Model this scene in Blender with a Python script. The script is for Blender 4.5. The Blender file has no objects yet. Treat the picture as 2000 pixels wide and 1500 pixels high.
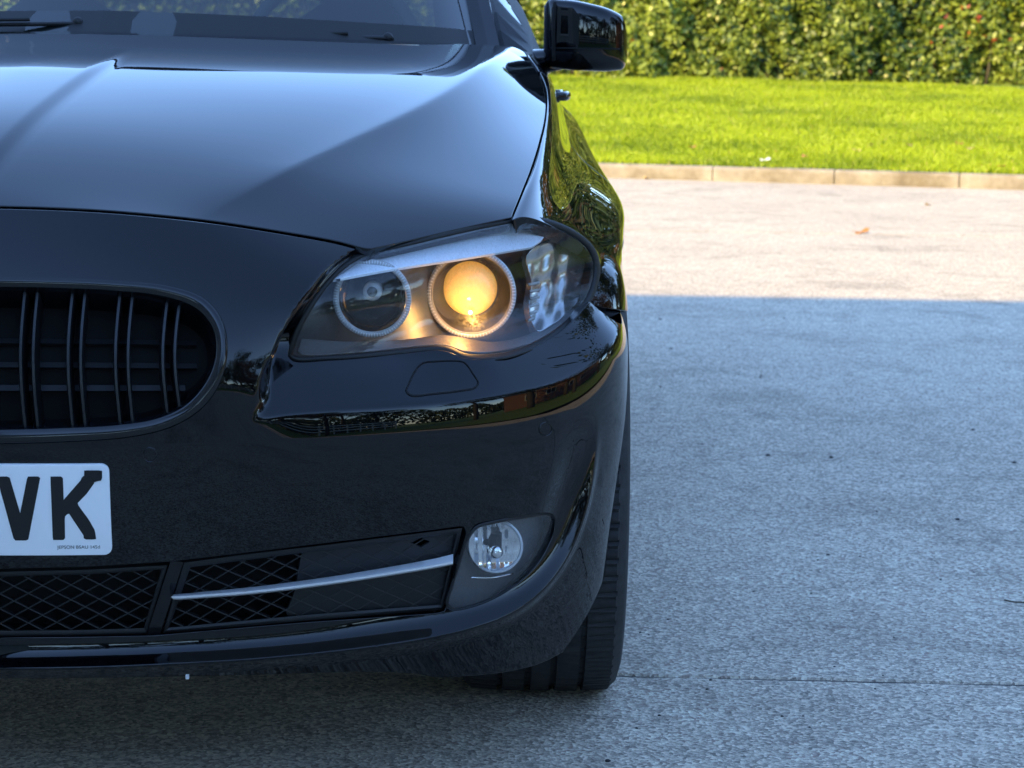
import bpy, bmesh, math, random
import numpy as np
from mathutils import Matrix, Vector
from mathutils.geometry import delaunay_2d_cdt
R = math.radians
rng = np.random.default_rng(7)
random.seed(7)
scene = bpy.context.scene
COL = scene.collection

# ------------------------------------------------------------------ camera
F_PX = 4440.0                       # focal length in pixels of the 2000 x 1500 photograph
CAM = np.array([0.734, -2.70, 1.008])
PITCH, YAW, ROLL = 0.149, 0.006, 0.014
_cy, _sy = math.cos(YAW), math.sin(YAW)
FW = np.array([_sy*math.cos(PITCH), _cy*math.cos(PITCH), -math.sin(PITCH)])
_rt = np.array([_cy, -_sy, 0.0]); _up = np.cross(_rt, FW)
RT = math.cos(ROLL)*_rt + math.sin(ROLL)*_up
UP = -math.sin(ROLL)*_rt + math.cos(ROLL)*_up
cd = bpy.data.cameras.new('camera'); cam = bpy.data.objects.new('camera', cd); COL.objects.link(cam)
cd.sensor_fit = 'HORIZONTAL'; cd.sensor_width = 36.0; cd.lens = F_PX/2000*36
cd.clip_start = 0.05; cd.clip_end = 3000
cd.dof.use_dof = True; cd.dof.focus_distance = 2.95; cd.dof.aperture_fstop = 15
cam.matrix_world = Matrix(((RT[0], UP[0], -FW[0], CAM[0]), (RT[1], UP[1], -FW[1], CAM[1]),
                           (RT[2], UP[2], -FW[2], CAM[2]), (0, 0, 0, 1)))
scene.camera = cam

# ------------------------------------------------------------------ sky, sun, exposure
SUN_EL, SUN_AZ = R(28), R(222)      # azimuth clockwise from +Y: the sun stands behind and left of the camera
w = bpy.data.worlds.new('World'); scene.world = w; w.use_nodes = True
wn = w.node_tree.nodes; wl = w.node_tree.links
bg = wn['Background']
sky = wn.new('ShaderNodeTexSky'); sky.sky_type = 'NISHITA'; sky.sun_disc = False
sky.sun_elevation = SUN_EL; sky.sun_rotation = SUN_AZ
sky.altitude = 1200; sky.air_density = 1.0; sky.dust_density = 0.05; sky.ozone_density = 4.0
hs = wn.new('ShaderNodeHueSaturation'); hs.inputs['Saturation'].default_value = 0.98
wl.new(sky.outputs[0], hs.inputs['Color']); wl.new(hs.outputs[0], bg.inputs['Color']); bg.inputs['Strength'].default_value = 0.15
sl = bpy.data.lights.new('sun', 'SUN'); sl.energy = 2.1; sl.angle = R(0.5); sl.color = (1.0, 0.72, 0.24)
sun = bpy.data.objects.new('sun', sl); COL.objects.link(sun)
SUN_DIR = np.array([math.sin(SUN_AZ)*math.cos(SUN_EL), math.cos(SUN_AZ)*math.cos(SUN_EL), math.sin(SUN_EL)])
sun.rotation_euler = Vector(SUN_DIR).to_track_quat('Z', 'Y').to_euler()
sun.location = Vector(SUN_DIR)*40
scene.view_settings.view_transform = 'Standard'; scene.view_settings.look = 'None'
scene.view_settings.exposure = 2.35; scene.view_settings.gamma = 1.0
scene.view_settings.use_curve_mapping = False
scene.render.engine = 'CYCLES'
cy = scene.cycles
cy.use_denoising = True; cy.max_bounces = 10; cy.transparent_max_bounces = 16
cy.caustics_reflective = False; cy.caustics_refractive = False; cy.sample_clamp_indirect = 6

# ------------------------------------------------------------------ numeric helpers
def proj(P):
    v = np.asarray(P, float) - CAM
    z = v @ FW
    return np.stack([1000 + F_PX*(v @ RT)/z, 750 - F_PX*(v @ UP)/z], -1)
def ray(px, py):
    d = FW + ((px-1000)/F_PX)*RT + ((750-py)/F_PX)*UP
    return d
def PY(px, py, Y):                  # photo pixel at a known distance along the car
    d = ray(px, py); return CAM + d*((Y-CAM[1])/d[1])
def PZ(px, py, Z):                  # photo pixel on a level plane
    d = ray(px, py); return CAM + d*((Z-CAM[2])/d[2])
class CS:                           # natural cubic spline, linear beyond its ends
    def __init__(s, x, y):
        s.x = np.asarray(x, float); s.y = np.asarray(y, float); n = len(s.x); h = np.diff(s.x)
        A = np.eye(n); b = np.zeros((n,)+s.y.shape[1:])
        for i in range(1, n-1):
            A[i, i-1] = h[i-1]; A[i, i] = 2*(h[i-1]+h[i]); A[i, i+1] = h[i]
            b[i] = 6*((s.y[i+1]-s.y[i])/h[i] - (s.y[i]-s.y[i-1])/h[i-1])
        s.m = np.linalg.solve(A, b); s.h = h
    def __call__(s, q):
        q = np.asarray(q, float); i = np.clip(np.searchsorted(s.x, q)-1, 0, len(s.x)-2)
        h = s.h[i]; qc = np.clip(q, s.x[0], s.x[-1]); t = qc - s.x[i]
        ex = (lambda a: a) if s.y.ndim == 1 else (lambda a: a[..., None])
        h_, t_ = ex(h), ex(t)
        y0, y1, m0, m1 = s.y[i], s.y[i+1], s.m[i], s.m[i+1]
        b = (y1-y0)/h_ - h_*(2*m0+m1)/6
        v = y0 + t_*b + t_**2*m0/2 + t_**3*(m1-m0)/(6*h_)
        sl_ = b + t_*m0 + t_**2*(m1-m0)/(2*h_)
        return v + sl_*ex(q-qc)
def ss(a, b, x):
    t = np.clip((np.asarray(x, float)-a)/(b-a), 0, 1); return t*t*(3-2*t)
def cr(pts, n=8, closed=False):     # Catmull-Rom (centripetal) through points
    P = np.asarray(pts, float); m = len(P); out = []
    for i in range(m if closed else m-1):
        if closed: p0, p1, p2, p3 = P[(i-1) % m], P[i], P[(i+1) % m], P[(i+2) % m]
        else:
            p1, p2 = P[i], P[i+1]
            p0 = P[i-1] if i > 0 else 2*p1-p2
            p3 = P[i+2] if i+2 < m else 2*p2-p1
        t0 = 0; t1 = t0+max(np.linalg.norm(p1-p0)**.5, 1e-6); t2 = t1+max(np.linalg.norm(p2-p1)**.5, 1e-6); t3 = t2+max(np.linalg.norm(p3-p2)**.5, 1e-6)
        for k in range(n):
            t = t1+(t2-t1)*k/n
            a1 = (t1-t)/(t1-t0)*p0+(t-t0)/(t1-t0)*p1; a2 = (t2-t)/(t2-t1)*p1+(t-t1)/(t2-t1)*p2; a3 = (t3-t)/(t3-t2)*p2+(t-t2)/(t3-t2)*p3
            b1 = (t2-t)/(t2-t0)*a1+(t-t0)/(t2-t0)*a2; b2 = (t3-t)/(t3-t1)*a2+(t-t1)/(t3-t1)*a3
            out.append((t2-t)/(t2-t1)*b1+(t-t1)/(t2-t1)*b2)
    if not closed: out.append(P[-1])
    return np.array(out)
def resample(P, n, closed=True):
    P = np.asarray(P, float); Q = np.vstack([P, P[:1]]) if closed else P
    s = np.r_[0, np.cumsum(np.linalg.norm(np.diff(Q, axis=0), axis=1))]
    q = np.linspace(0, s[-1], n+1)[:-1] if closed else np.linspace(0, s[-1], n)
    return np.stack([np.interp(q, s, Q[:, k]) for k in range(Q.shape[1])], -1)
def area2(P): x, y = P[:, 0], P[:, 1]; return .5*np.sum(x*np.roll(y, -1)-y*np.roll(x, -1))
def inset(P, d):                    # shrink a closed 2-D loop by d (negative grows it)
    P = np.asarray(P, float); s = np.sign(area2(P))
    T = np.roll(P, -1, 0)-np.roll(P, 1, 0); T /= np.linalg.norm(T, axis=1)[:, None]+1e-9
    return P + s*np.asarray(d).reshape(-1, 1)*np.stack([-T[:, 1], T[:, 0]], -1)
def inside(pts, loop):
    x, y = pts[:, 0], pts[:, 1]; c = np.zeros(len(pts), bool); n = len(loop); j = n-1
    for i in range(n):
        xi, yi, xj, yj = *loop[i], *loop[j]
        if yi != yj: c ^= ((yi > y) != (yj > y)) & (x < (xj-xi)*(y-yi)/(yj-yi)+xi)
        j = i
    return c
def dist_poly(pts, line):           # distance to an open polyline, signed by its left side, and the place along it
    pts = np.asarray(pts, float); sh = pts.shape[:-1]; P = pts.reshape(-1, 2); a = line[:-1]; ab = line[1:]-a; L = (ab**2).sum(1)
    D, Q = np.empty(len(P)), np.empty(len(P))
    for c in range(0, len(P), 2500):
        d = P[c:c+2500, None]-a; t = np.clip((d*ab).sum(-1)/L, 0, 1); e = d-t[..., None]*ab; r = (e**2).sum(-1); i = r.argmin(1); k = np.arange(len(i))
        D[c:c+2500] = np.sqrt(r[k, i])*np.sign(ab[i, 0]*d[k, i, 1]-ab[i, 1]*d[k, i, 0]); Q[c:c+2500] = (i+t[k, i])/len(a)
    return D.reshape(sh), Q.reshape(sh)
class Surf:                         # a parametric surface f(a, b) -> xyz that can be looked up from a photo pixel
    def __init__(s, f, ar, br, sc=(1, 1), n=(260, 200)):
        s.f = f; s.ar, s.br, s.sc = ar, br, sc; s.n = n; s.lat = None
    def __call__(s, q): q = np.asarray(q, float); return s.f(q[..., 0], q[..., 1])
    def normal(s, q, e=4e-4):
        q = np.asarray(q, float); da = np.array([e/s.sc[0], 0]); db = np.array([0, e/s.sc[1]])
        n = np.cross(s(q+da)-s(q-da), s(q+db)-s(q-db)); n /= np.linalg.norm(n, axis=-1)[..., None]+1e-12
        return n*s.flip
    flip = 1
    def inv(s, P):
        P = np.asarray(P, float).reshape(-1, 2)
        if s.lat is None:
            A, B = np.meshgrid(np.linspace(*s.ar, s.n[0]), np.linspace(*s.br, s.n[1]), indexing='ij')
            s.q = np.stack([A, B], -1).reshape(-1, 2); s.lat = proj(s(s.q))
        q = np.array([s.q[np.argmin(((s.lat-p)**2).sum(1))] for p in P])
        for it in range(12):
            e = 1e-4; r = proj(s(q))-P
            ja = (proj(s(q+[e, 0]))-proj(s(q-[e, 0])))/(2*e); jb = (proj(s(q+[0, e]))-proj(s(q-[0, e])))/(2*e)
            det = ja[:, 0]*jb[:, 1]-ja[:, 1]*jb[:, 0]; det = np.where(np.abs(det) < 1e2, 1e2*np.sign(det+1e-9), det)
            st = np.stack([(r[:, 0]*jb[:, 1]-r[:, 1]*jb[:, 0])/det, (ja[:, 0]*r[:, 1]-ja[:, 1]*r[:, 0])/det], -1)
            lim = np.array([s.ar[1]-s.ar[0], s.br[1]-s.br[0]])*.04
            q = q - np.clip(st, -lim, lim)
            q = np.clip(q, [s.ar[0], s.br[0]], [s.ar[1], s.br[1]])
        return q
    def at(s, P, off=0.0):          # pixels -> points, lifted off the surface
        q = s.inv(P); return s(q)+s.normal(q)*np.asarray(off).reshape(-1, 1)

# ------------------------------------------------------------------ mesh helpers
def mesh_obj(name, V, Fc, mat, parent=None, normals=None, smooth=True):
    me = bpy.data.meshes.new(name); me.from_pydata([tuple(v) for v in np.asarray(V, float)], [], [tuple(int(i) for i in f) for f in Fc]); me.update()
    if mat is not None: me.materials.append(mat)
    if smooth: me.polygons.foreach_set('use_smooth', np.ones(len(me.polygons), bool))
    if normals is not None: me.normals_split_custom_set_from_vertices([tuple(v) for v in normals])
    o = bpy.data.objects.new(name, me); COL.objects.link(o)
    if parent is not None: o.parent = parent
    return o
def tag(o, label, cat, group=None, kind=None):
    o['label'] = label
    if cat: o['category'] = cat
    if group: o['group'] = group
    if kind: o['kind'] = kind
    return o
def empty(name, loc=(0, 0, 0), rz=0):
    o = bpy.data.objects.new(name, None); COL.objects.link(o); o.location = loc; o.rotation_euler = (0, 0, rz); o.empty_display_size = .2
    return o
class MB:                           # collects vertices and faces
    def __init__(s): s.V = []; s.F = []; s.n = 0
    def add(s, V, Fc):
        V = np.asarray(V, float).reshape(-1, 3); s.V.append(V); s.F += [tuple(i+s.n for i in f) for f in Fc]; s.n += len(V); return s
    def box(s, lo, hi):
        (a, b, c), (d, e, f) = lo, hi
        return s.add([(a,b,c),(d,b,c),(d,e,c),(a,e,c),(a,b,f),(d,b,f),(d,e,f),(a,e,f)], [(0,3,2,1),(4,5,6,7),(0,1,5,4),(1,2,6,5),(2,3,7,6),(3,0,4,7)])
    def loft(s, loops, closed=True, cap0=False, cap1=False):
        n = len(loops[0]); V = np.vstack(loops); Fc = []
        for k in range(len(loops)-1):
            for i in range(n if closed else n-1):
                j = (i+1) % n; Fc.append((k*n+i, k*n+j, (k+1)*n+j, (k+1)*n+i))
        if cap0: Fc.append(tuple(range(n))[::-1])
        if cap1: Fc.append(tuple(range((len(loops)-1)*n, len(loops)*n)))
        return s.add(V, Fc)
    def tube(s, path, r, n=8, caps=True, flat=1.0, ref=(0, 0, 1)):
        P = np.asarray(path, float); r = np.broadcast_to(r, (len(P),)); T = np.gradient(P, axis=0); T /= np.linalg.norm(T, axis=1)[:, None]+1e-12
        ref = np.array(ref, float); loops = []
        for p, t, q in zip(P, T, r):
            a = np.cross(t, ref if abs(t @ ref) < .95 else np.array([1., 0, 0])); a /= np.linalg.norm(a); b = np.cross(t, a)
            th = np.arange(n)*2*np.pi/n
            loops.append(p+q*(np.cos(th)[:, None]*a*flat+np.sin(th)[:, None]*b))
        return s.loft(loops, True, caps, caps)
    def revolve(s, prof, n=48, center=(0, 0, 0), axis='y'):   # prof: (radius, along axis)
        th = np.arange(n)*2*np.pi/n; loops = []
        for r, h in prof:
            c, d = r*np.cos(th), r*np.sin(th); hh = np.full(n, h)
            L = {'y': (c, hh, d), 'z': (c, d, hh), 'x': (hh, c, d)}[axis]
            loops.append(np.stack(L, -1)+np.asarray(center, float))
        return s.loft(loops)
    def mirror(s):
        V = np.vstack(s.V); Fc = list(s.F); W = V*[-1, 1, 1]; n = s.n
        return s.add(W, [tuple(f[::-1]) for f in Fc])
    def obj(s, name, mat, parent=None, smooth=False, sharp=None):
        o = mesh_obj(name, np.vstack(s.V), s.F, mat, parent, smooth=smooth or sharp is not None)
        bm = bmesh.new(); bm.from_mesh(o.data); bmesh.ops.recalc_face_normals(bm, faces=bm.faces)
        if sharp is not None:
            for e in bm.edges:
                if len(e.link_faces) == 2 and e.calc_face_angle(0) > R(sharp): e.smooth = False
        bm.to_mesh(o.data); bm.free(); return o
def mirrored(o, parent=None):       # a mirror-image copy (own mesh) of an object built in car coordinates, its children too
    if o.type == 'LIGHT': return None
    me = o.data.copy() if o.data else None
    c = o.copy()
    if me:
        nn = None
        if me.has_custom_normals:
            nn = np.zeros(len(me.loops)*3, np.float32); me.corner_normals.foreach_get('vector', nn)
            vi = np.zeros(len(me.loops), np.int32); me.loops.foreach_get('vertex_index', vi)
            vn = np.zeros((len(me.vertices), 3)); vn[vi] = nn.reshape(-1, 3); vn *= [-1, 1, 1]
        me.transform(Matrix.Scale(-1, 4, (1, 0, 0))); me.flip_normals(); c.data = me
        if nn is not None: me.normals_split_custom_set_from_vertices([tuple(v) for v in vn])
    COL.objects.link(c); c.parent = parent if parent is not None else o.parent
    for ch in list(o.children): mirrored(ch, c)
    return c
def dense(loop, step):
    L = np.sum(np.linalg.norm(np.diff(np.vstack([loop, loop[:1]]), axis=0), axis=1)); return resample(loop, max(12, int(L/step)))
def panel(name, S, outer, holes=(), mat=None, step=.006, rim=.0015, depth=.016, parent=None, off=0.0, norim=None, both=True, rimloops=True, grid=None, feat=()):
    """Trimmed sheet of the surface S. Loops are in surface parameters; the sheet is triangulated in scaled parameter space,
    lifted to 3-D, given the surface's own normals and a rounded, folded-in edge. both=True adds the mirror half."""
    sc = np.array(S.sc); loops = [np.asarray(outer)*sc]+[np.asarray(h)*sc for h in holes]
    keep = []
    for i, L in enumerate(loops):
        keep.append(L if norim and i == 0 else dense(L, step))
    gx = grid or step
    lo, hi = keep[0].min(0), keep[0].max(0)
    gxs = np.arange(lo[0]+gx*.5, hi[0], gx); gys = np.arange(lo[1]+gx*.5, hi[1], gx)
    G = np.stack(np.meshgrid(gxs, gys, indexing='ij'), -1); G[:, ::2, 0] += gx*.5; G = G.reshape(-1, 2)
    m = inside(G, keep[0])
    for h in keep[1:]: m &= ~inside(G, h)
    G = G[m]
    fl_ = [np.asarray(f)*sc for f in feat]
    for i, L in enumerate(fl_):
        mk = inside(L, keep[0])
        for h in keep[1:]: mk &= ~inside(L, h)
        for h in keep:
            for j in range(len(L)):
                if mk[j] and np.min(((h-L[j])**2).sum(1)) < (.5*step)**2: mk[j] = False
        fl_[i] = (L, mk)
    fpts = [L[mk] for L, mk in fl_]
    allb = np.vstack(keep+fpts)
    cell = {}
    for p in allb: cell.setdefault((int(p[0]//step), int(p[1]//step)), []).append(p)
    kp = np.ones(len(G), bool)
    for i, g in enumerate(G):
        a, b = int(g[0]//step), int(g[1]//step)
        for da in (-1, 0, 1):
            for db in (-1, 0, 1):
                for p in cell.get((a+da, b+db), ()):
                    if (p[0]-g[0])**2+(p[1]-g[1])**2 < (.45*step)**2: kp[i] = False
    G = G[kp]
    verts = [Vector(p) for p in allb]+[Vector(p) for p in G]; edges = []; st = 0
    for L in keep:
        n = len(L); edges += [(st+i, st+(i+1) % n) for i in range(n)]; st += n
    for L, mk in fl_:
        ix = np.where(mk)[0]; pos = {j: st+k for k, j in enumerate(ix)}
        edges += [(pos[j], pos[j+1]) for j in ix if j+1 in pos]; st += len(ix)
    vo, _, fo, ov, _, _ = delaunay_2d_cdt(verts, edges, [], 0, 1e-7)
    Q = np.array([tuple(v) for v in vo]); Tn = np.array([f for f in fo if len(f) == 3])
    c = Q[Tn].mean(1); m = inside(c, keep[0])
    for h in keep[1:]: m &= ~inside(c, h)
    Tn = Tn[m]; q = Q/sc
    V = S(q); N = S.normal(q); V = V+N*off
    t = V[Tn]; fn = np.cross(t[:, 1]-t[:, 0], t[:, 2]-t[:, 0]); bad = (fn*N[Tn].mean(1)).sum(1) < 0
    Tn[bad] = Tn[bad][:, ::-1]
    Vs, Ns, Fs = [V], [N], [tuple(f) for f in Tn]; nv = len(V)
    if rimloops:
        for k, L in enumerate(keep):
            ql = L/sc; P = S(ql); nn = S.normal(ql); P = P+nn*off
            T = np.roll(P, -1, 0)-np.roll(P, 1, 0); T /= np.linalg.norm(T, axis=1)[:, None]+1e-12
            e = np.cross(T, nn)
            # outward of the material
            test = inside(L+0, keep[0]) if False else None
            d2 = np.roll(L, -1, 0)-np.roll(L, 1, 0); s2 = np.sign(area2(L))
            out2 = np.stack([d2[:, 1], -d2[:, 0]], -1)*s2*(1 if k == 0 else -1)
            P2 = S((L+out2/(np.linalg.norm(out2, axis=1)[:, None]+1e-12)*.002)/sc)
            e *= np.sign(((P2-S(ql))*e).sum(1))[:, None]
            n = len(L)
            ns = nn.copy()
            for _ in range(25): ns = .25*np.roll(ns, 1, 0)+.5*ns+.25*np.roll(ns, -1, 0)
            ns /= np.linalg.norm(ns, axis=1)[:, None]+1e-9
            r1 = P+e*rim*.7-nn*rim*.3; r2 = P+e*rim-nn*rim; r3 = P+e*rim-ns*depth
            Vs += [P, r1, r2, r3]; Ns += [nn, (e*.7+nn*.7), e, e]
            for a in range(3):
                for i in range(n):
                    j = (i+1) % n
                    if norim is not None and k == 0 and norim(ql[i]) and norim(ql[j]): continue
                    A = nv+a*n; B = nv+(a+1)*n
                    f = (A+i, A+j, B+j, B+i); VV = [Vs[-4+a][i], Vs[-4+a][j], Vs[-3+a][j]]
                    g = np.cross(VV[1]-VV[0], VV[2]-VV[0])
                    Fs.append(f if g @ Ns[-4+a+(1 if a else 1)][i] >= 0 else f[::-1])
            nv += 4*n
    V = np.vstack(Vs); N = np.vstack(Ns); N /= np.linalg.norm(N, axis=1)[:, None]+1e-12
    if both:
        n0 = len(V); V = np.vstack([V, V*[-1, 1, 1]]); N = np.vstack([N, N*[-1, 1, 1]]); Fs = Fs+[tuple(i+n0 for i in f[::-1]) for f in Fs]
    return mesh_obj(name, V, Fs, mat, parent, normals=N)

# ------------------------------------------------------------------ materials
MATS = {}
def pmat(name, base, rough=.5, metal=0.0, **kw):
    m = bpy.data.materials.new(name); m.use_nodes = True; b = m.node_tree.nodes['Principled BSDF']
    b.inputs['Base Color'].default_value = (*base, 1); b.inputs['Roughness'].default_value = rough; b.inputs['Metallic'].default_value = metal
    for k, v in kw.items(): b.inputs[k.replace('_', ' ')].default_value = v
    MATS[name] = m; return m
def nodes(m): return m.node_tree.nodes, m.node_tree.links, m.node_tree.nodes['Principled BSDF']
def noise(m, scale, detail=4, rough=.6, coord='Object', vec_scale=None, dist=0.0):
    n, l, b = nodes(m); tc = n.new('ShaderNodeTexCoord'); t = n.new('ShaderNodeTexNoise')
    t.inputs['Scale'].default_value = scale; t.inputs['Detail'].default_value = detail; t.inputs['Roughness'].default_value = rough; t.inputs['Distortion'].default_value = dist
    if vec_scale:
        mp = n.new('ShaderNodeMapping'); mp.inputs['Scale'].default_value = vec_scale; l.new(tc.outputs[coord], mp.inputs[0]); l.new(mp.outputs[0], t.inputs['Vector'])
    else: l.new(tc.outputs[coord], t.inputs['Vector'])
    return t
def ramp(m, src, stops):
    n, l, b = nodes(m); r = n.new('ShaderNodeValToRGB'); e = r.color_ramp.elements
    while len(e) < len(stops): e.new(.5)
    for i, (p, c) in enumerate(stops): e[i].position = p; e[i].color = (*c, 1) if len(c) == 3 else c
    l.new(src, r.inputs[0]); return r
def mix(m, fac, a, b_, mode='MIX'):
    n, l, b = nodes(m); x = n.new('ShaderNodeMix'); x.data_type = 'RGBA'; x.blend_type = mode
    for s, v in ((0, fac), (6, a), (7, b_)):
        if hasattr(v, 'is_output'): l.new(v, x.inputs[s])
        elif s == 0: x.inputs[0].default_value = v
        else: x.inputs[s].default_value = (*v, 1)
    return x.outputs[2]
def bump(m, h, strength=.3, dist=.01, prev=None):
    n, l, b = nodes(m); x = n.new('ShaderNodeBump'); x.inputs['Strength'].default_value = strength; x.inputs['Distance'].default_value = dist
    l.new(h, x.inputs['Height'])
    if prev is not None: l.new(prev.outputs[0], x.inputs['Normal'])
    l.new(x.outputs[0], b.inputs['Normal']); return x
# ------------------------------------------------------------------ car materials
def paint_mat():
    m = pmat('black_paint', (.001, .0012, .002), .3, 0.0, Coat_Weight=1.0, Coat_Roughness=.008, Coat_IOR=1.46, Specular_IOR_Level=.0)
    n, l, b = nodes(m)
    t = noise(m, 700, 2, .7); r = ramp(m, t.outputs['Fac'], [(.5, (.0008, .0010, .0018)), (.78, (.005, .0062, .0085))])
    d = noise(m, 1400, 1); dr = ramp(m, d.outputs['Fac'], [(.74, (0, 0, 0)), (.79, (1, 1, 1))])       # specks of dust
    l.new(mix(m, dr.outputs[0], r.outputs[0], (.03, .03, .03)), b.inputs['Base Color'])
    t2 = noise(m, 5, 6, .7); r2 = ramp(m, t2.outputs['Fac'], [(.4, (.006,)*3), (.75, (.022,)*3)]); l.new(r2.outputs[0], b.inputs['Coat Roughness'])
    return m
M_paint = paint_mat()
M_gloss = pmat('gloss_black_plastic', (.004, .0045, .006), .12)
M_plastic = pmat('textured_black_plastic', (.010, .0105, .012), .55)
M_black = pmat('matt_black', (.002, .002, .002), .9)
M_slat = pmat('grille_slat_plastic', (.005, .0055, .007), .38)
M_rubber = pmat('rubber_seal', (.006, .006, .006), .6)
M_tyre = pmat('tyre_rubber', (.016, .0165, .018), .75)
_t = noise(M_tyre, 60, 5); nodes(M_tyre)[1].new(ramp(M_tyre, _t.outputs['Fac'], [(.35, (.011, .0115, .013)), (.7, (.03, .03, .031))]).outputs[0], nodes(M_tyre)[2].inputs['Base Color'])
bump(M_tyre, _t.outputs['Fac'], .25, .002)
M_chrome = pmat('satin_chrome', (.72, .74, .76), .16, 1.0)
M_mirror = pmat('chrome_reflector', (.85, .85, .86), .05, 1.0)
M_alloy = pmat('silver_alloy', (.42, .43, .45), .3, .9)
M_housing = pmat('lamp_housing', (.09, .092, .098), .35, .5)
M_dark = pmat('dark_lamp_housing', (.028, .029, .032), .4)
M_silver = pmat('sky_tinted_silver', (.86, .92, 1.0), .3, .1)  # faint blue in the silver's base colour stands in for reflected sky
M_lightguide = pmat('clear_lightguide', (.78, .80, .82), .12, 0.0, Transmission_Weight=.45)
def clear_mat(name, tint=(1, 1, 1), haze=0.0, ior=1.5, tl=.85):
    m = bpy.data.materials.new(name); m.use_nodes = True; n = m.node_tree.nodes; l = m.node_tree.links; n.clear()
    o = n.new('ShaderNodeOutputMaterial'); mx = n.new('ShaderNodeMixShader'); tr = n.new('ShaderNodeBsdfTransparent'); gl = n.new('ShaderNodeBsdfGlossy')
    fr = n.new('ShaderNodeFresnel'); ge = n.new('ShaderNodeNewGeometry'); mr = n.new('ShaderNodeMapRange'); mr.inputs['To Min'].default_value = ior; mr.inputs['To Max'].default_value = 1/ior; l.new(ge.outputs['Backfacing'], mr.inputs['Value']); l.new(mr.outputs[0], fr.inputs[0]); gl.inputs['Roughness'].default_value = .006
    tr.inputs[0].default_value = (*tint, 1); l.new(fr.outputs[0], mx.inputs[0])
    if haze:
        d0 = n.new('ShaderNodeBsdfDiffuse'); d0.inputs[0].default_value = (.6, .6, .6, 1); d1_ = n.new('ShaderNodeBsdfTranslucent'); d1_.inputs[0].default_value = (.9, .9, .9, 1); df = n.new('ShaderNodeMixShader'); df.inputs[0].default_value = tl; l.new(d0.outputs[0], df.inputs[1]); l.new(d1_.outputs[0], df.inputs[2]); m2 = n.new('ShaderNodeMixShader')
        tc = n.new('ShaderNodeTexCoord'); nz = n.new('ShaderNodeTexNoise'); nz.inputs['Scale'].default_value = 150; nz.inputs['Detail'].default_value = 9; nz.inputs['Roughness'].default_value = .75; nz.inputs['Distortion'].default_value = 2.0
        rp = n.new('ShaderNodeValToRGB'); rp.color_ramp.elements[0].position = .42; rp.color_ramp.elements[0].color = (haze*.3,)*3+(1,); rp.color_ramp.elements[1].position = .72; rp.color_ramp.elements[1].color = (haze*4,)*3+(1,)
        l.new(tc.outputs['Object'], nz.inputs['Vector']); l.new(nz.outputs[0], rp.inputs[0]); l.new(rp.outputs[0], m2.inputs[0])
        l.new(tr.outputs[0], m2.inputs[1]); l.new(df.outputs[0], m2.inputs[2]); l.new(m2.outputs[0], mx.inputs[1])
    else: l.new(tr.outputs[0], mx.inputs[1])
    l.new(gl.outputs[0], mx.inputs[2]); l.new(mx.outputs[0], o.inputs[0]); MATS[name] = m; return m
M_lens = clear_mat('clear_lamp_lens', (.98, .98, .97), .055)
M_foglens = clear_mat('fog_lamp_lens', (.97, .97, .97), .045, tl=.35)
M_glass = clear_mat('tinted_window_glass', (.55, .62, .6), ior=1.9)
M_darkglass = clear_mat('dark_side_glass', (.22, .25, .25), ior=1.8)

# ------------------------------------------------------------------ the car's base surfaces (X across, Y towards the rear, Z up; nose at Y = 0)
car = tag(empty('car'), 'glossy black saloon car with one headlight glowing amber, parked on the shaded concrete', 'car')

_pl = np.array([(0, 0), (.13, .003), (.26, .014), (.40, .043), (.52, .088), (.62, .142), (.70, .196), (.775, .262), (.835, .328), (.880, .392), (.908, .455), (.921, .53), (.926, .62), (.927, .72)])
_pl = np.vstack([_pl[:0:-1]*[-1, 1], _pl]); _ts = np.r_[0, np.cumsum(np.linalg.norm(np.diff(_pl, axis=0), axis=1))]; _ts -= _ts[len(_ts)//2]
PLAN = CS(_ts, _pl); TMAX = _ts[-1]
def plan(t):
    e = 1e-4; P = PLAN(t); T = (PLAN(t+e)-PLAN(t-e))/(2*e); T = T/np.linalg.norm(T, axis=-1)[..., None]
    return P, np.stack([T[..., 1], -T[..., 0]], -1)
def t_of_x(x): g = np.linspace(0, TMAX, 800); return np.interp(x, PLAN(g)[:, 0], g)
LEAN = CS(t_of_x(np.array([0, .2, .35, .5, .62, .74, .89])), [2.2, 2.3, 2.6, 3.4, 4.2, 4.4, 4.0])
def o_base(t, z):
    dz = np.maximum(z-.575, 0)
    o = -LEAN(t)*dz**2
    k = 1-.75*ss(.45, .85, t)
    o = o - k*(.04*np.maximum(.52-z, 0) + .62*np.maximum(.52-z, 0)**2)
    return o
def S_of(o):
    def f(t, z):
        P, n = plan(t); q = o(t, z); return np.stack([P[..., 0]+n[..., 0]*q, P[..., 1]+n[..., 1]*q, z+0*t], -1)
    return f
S0 = Surf(S_of(o_base), (0, TMAX), (.14, .84), n=(100, 80))
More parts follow.
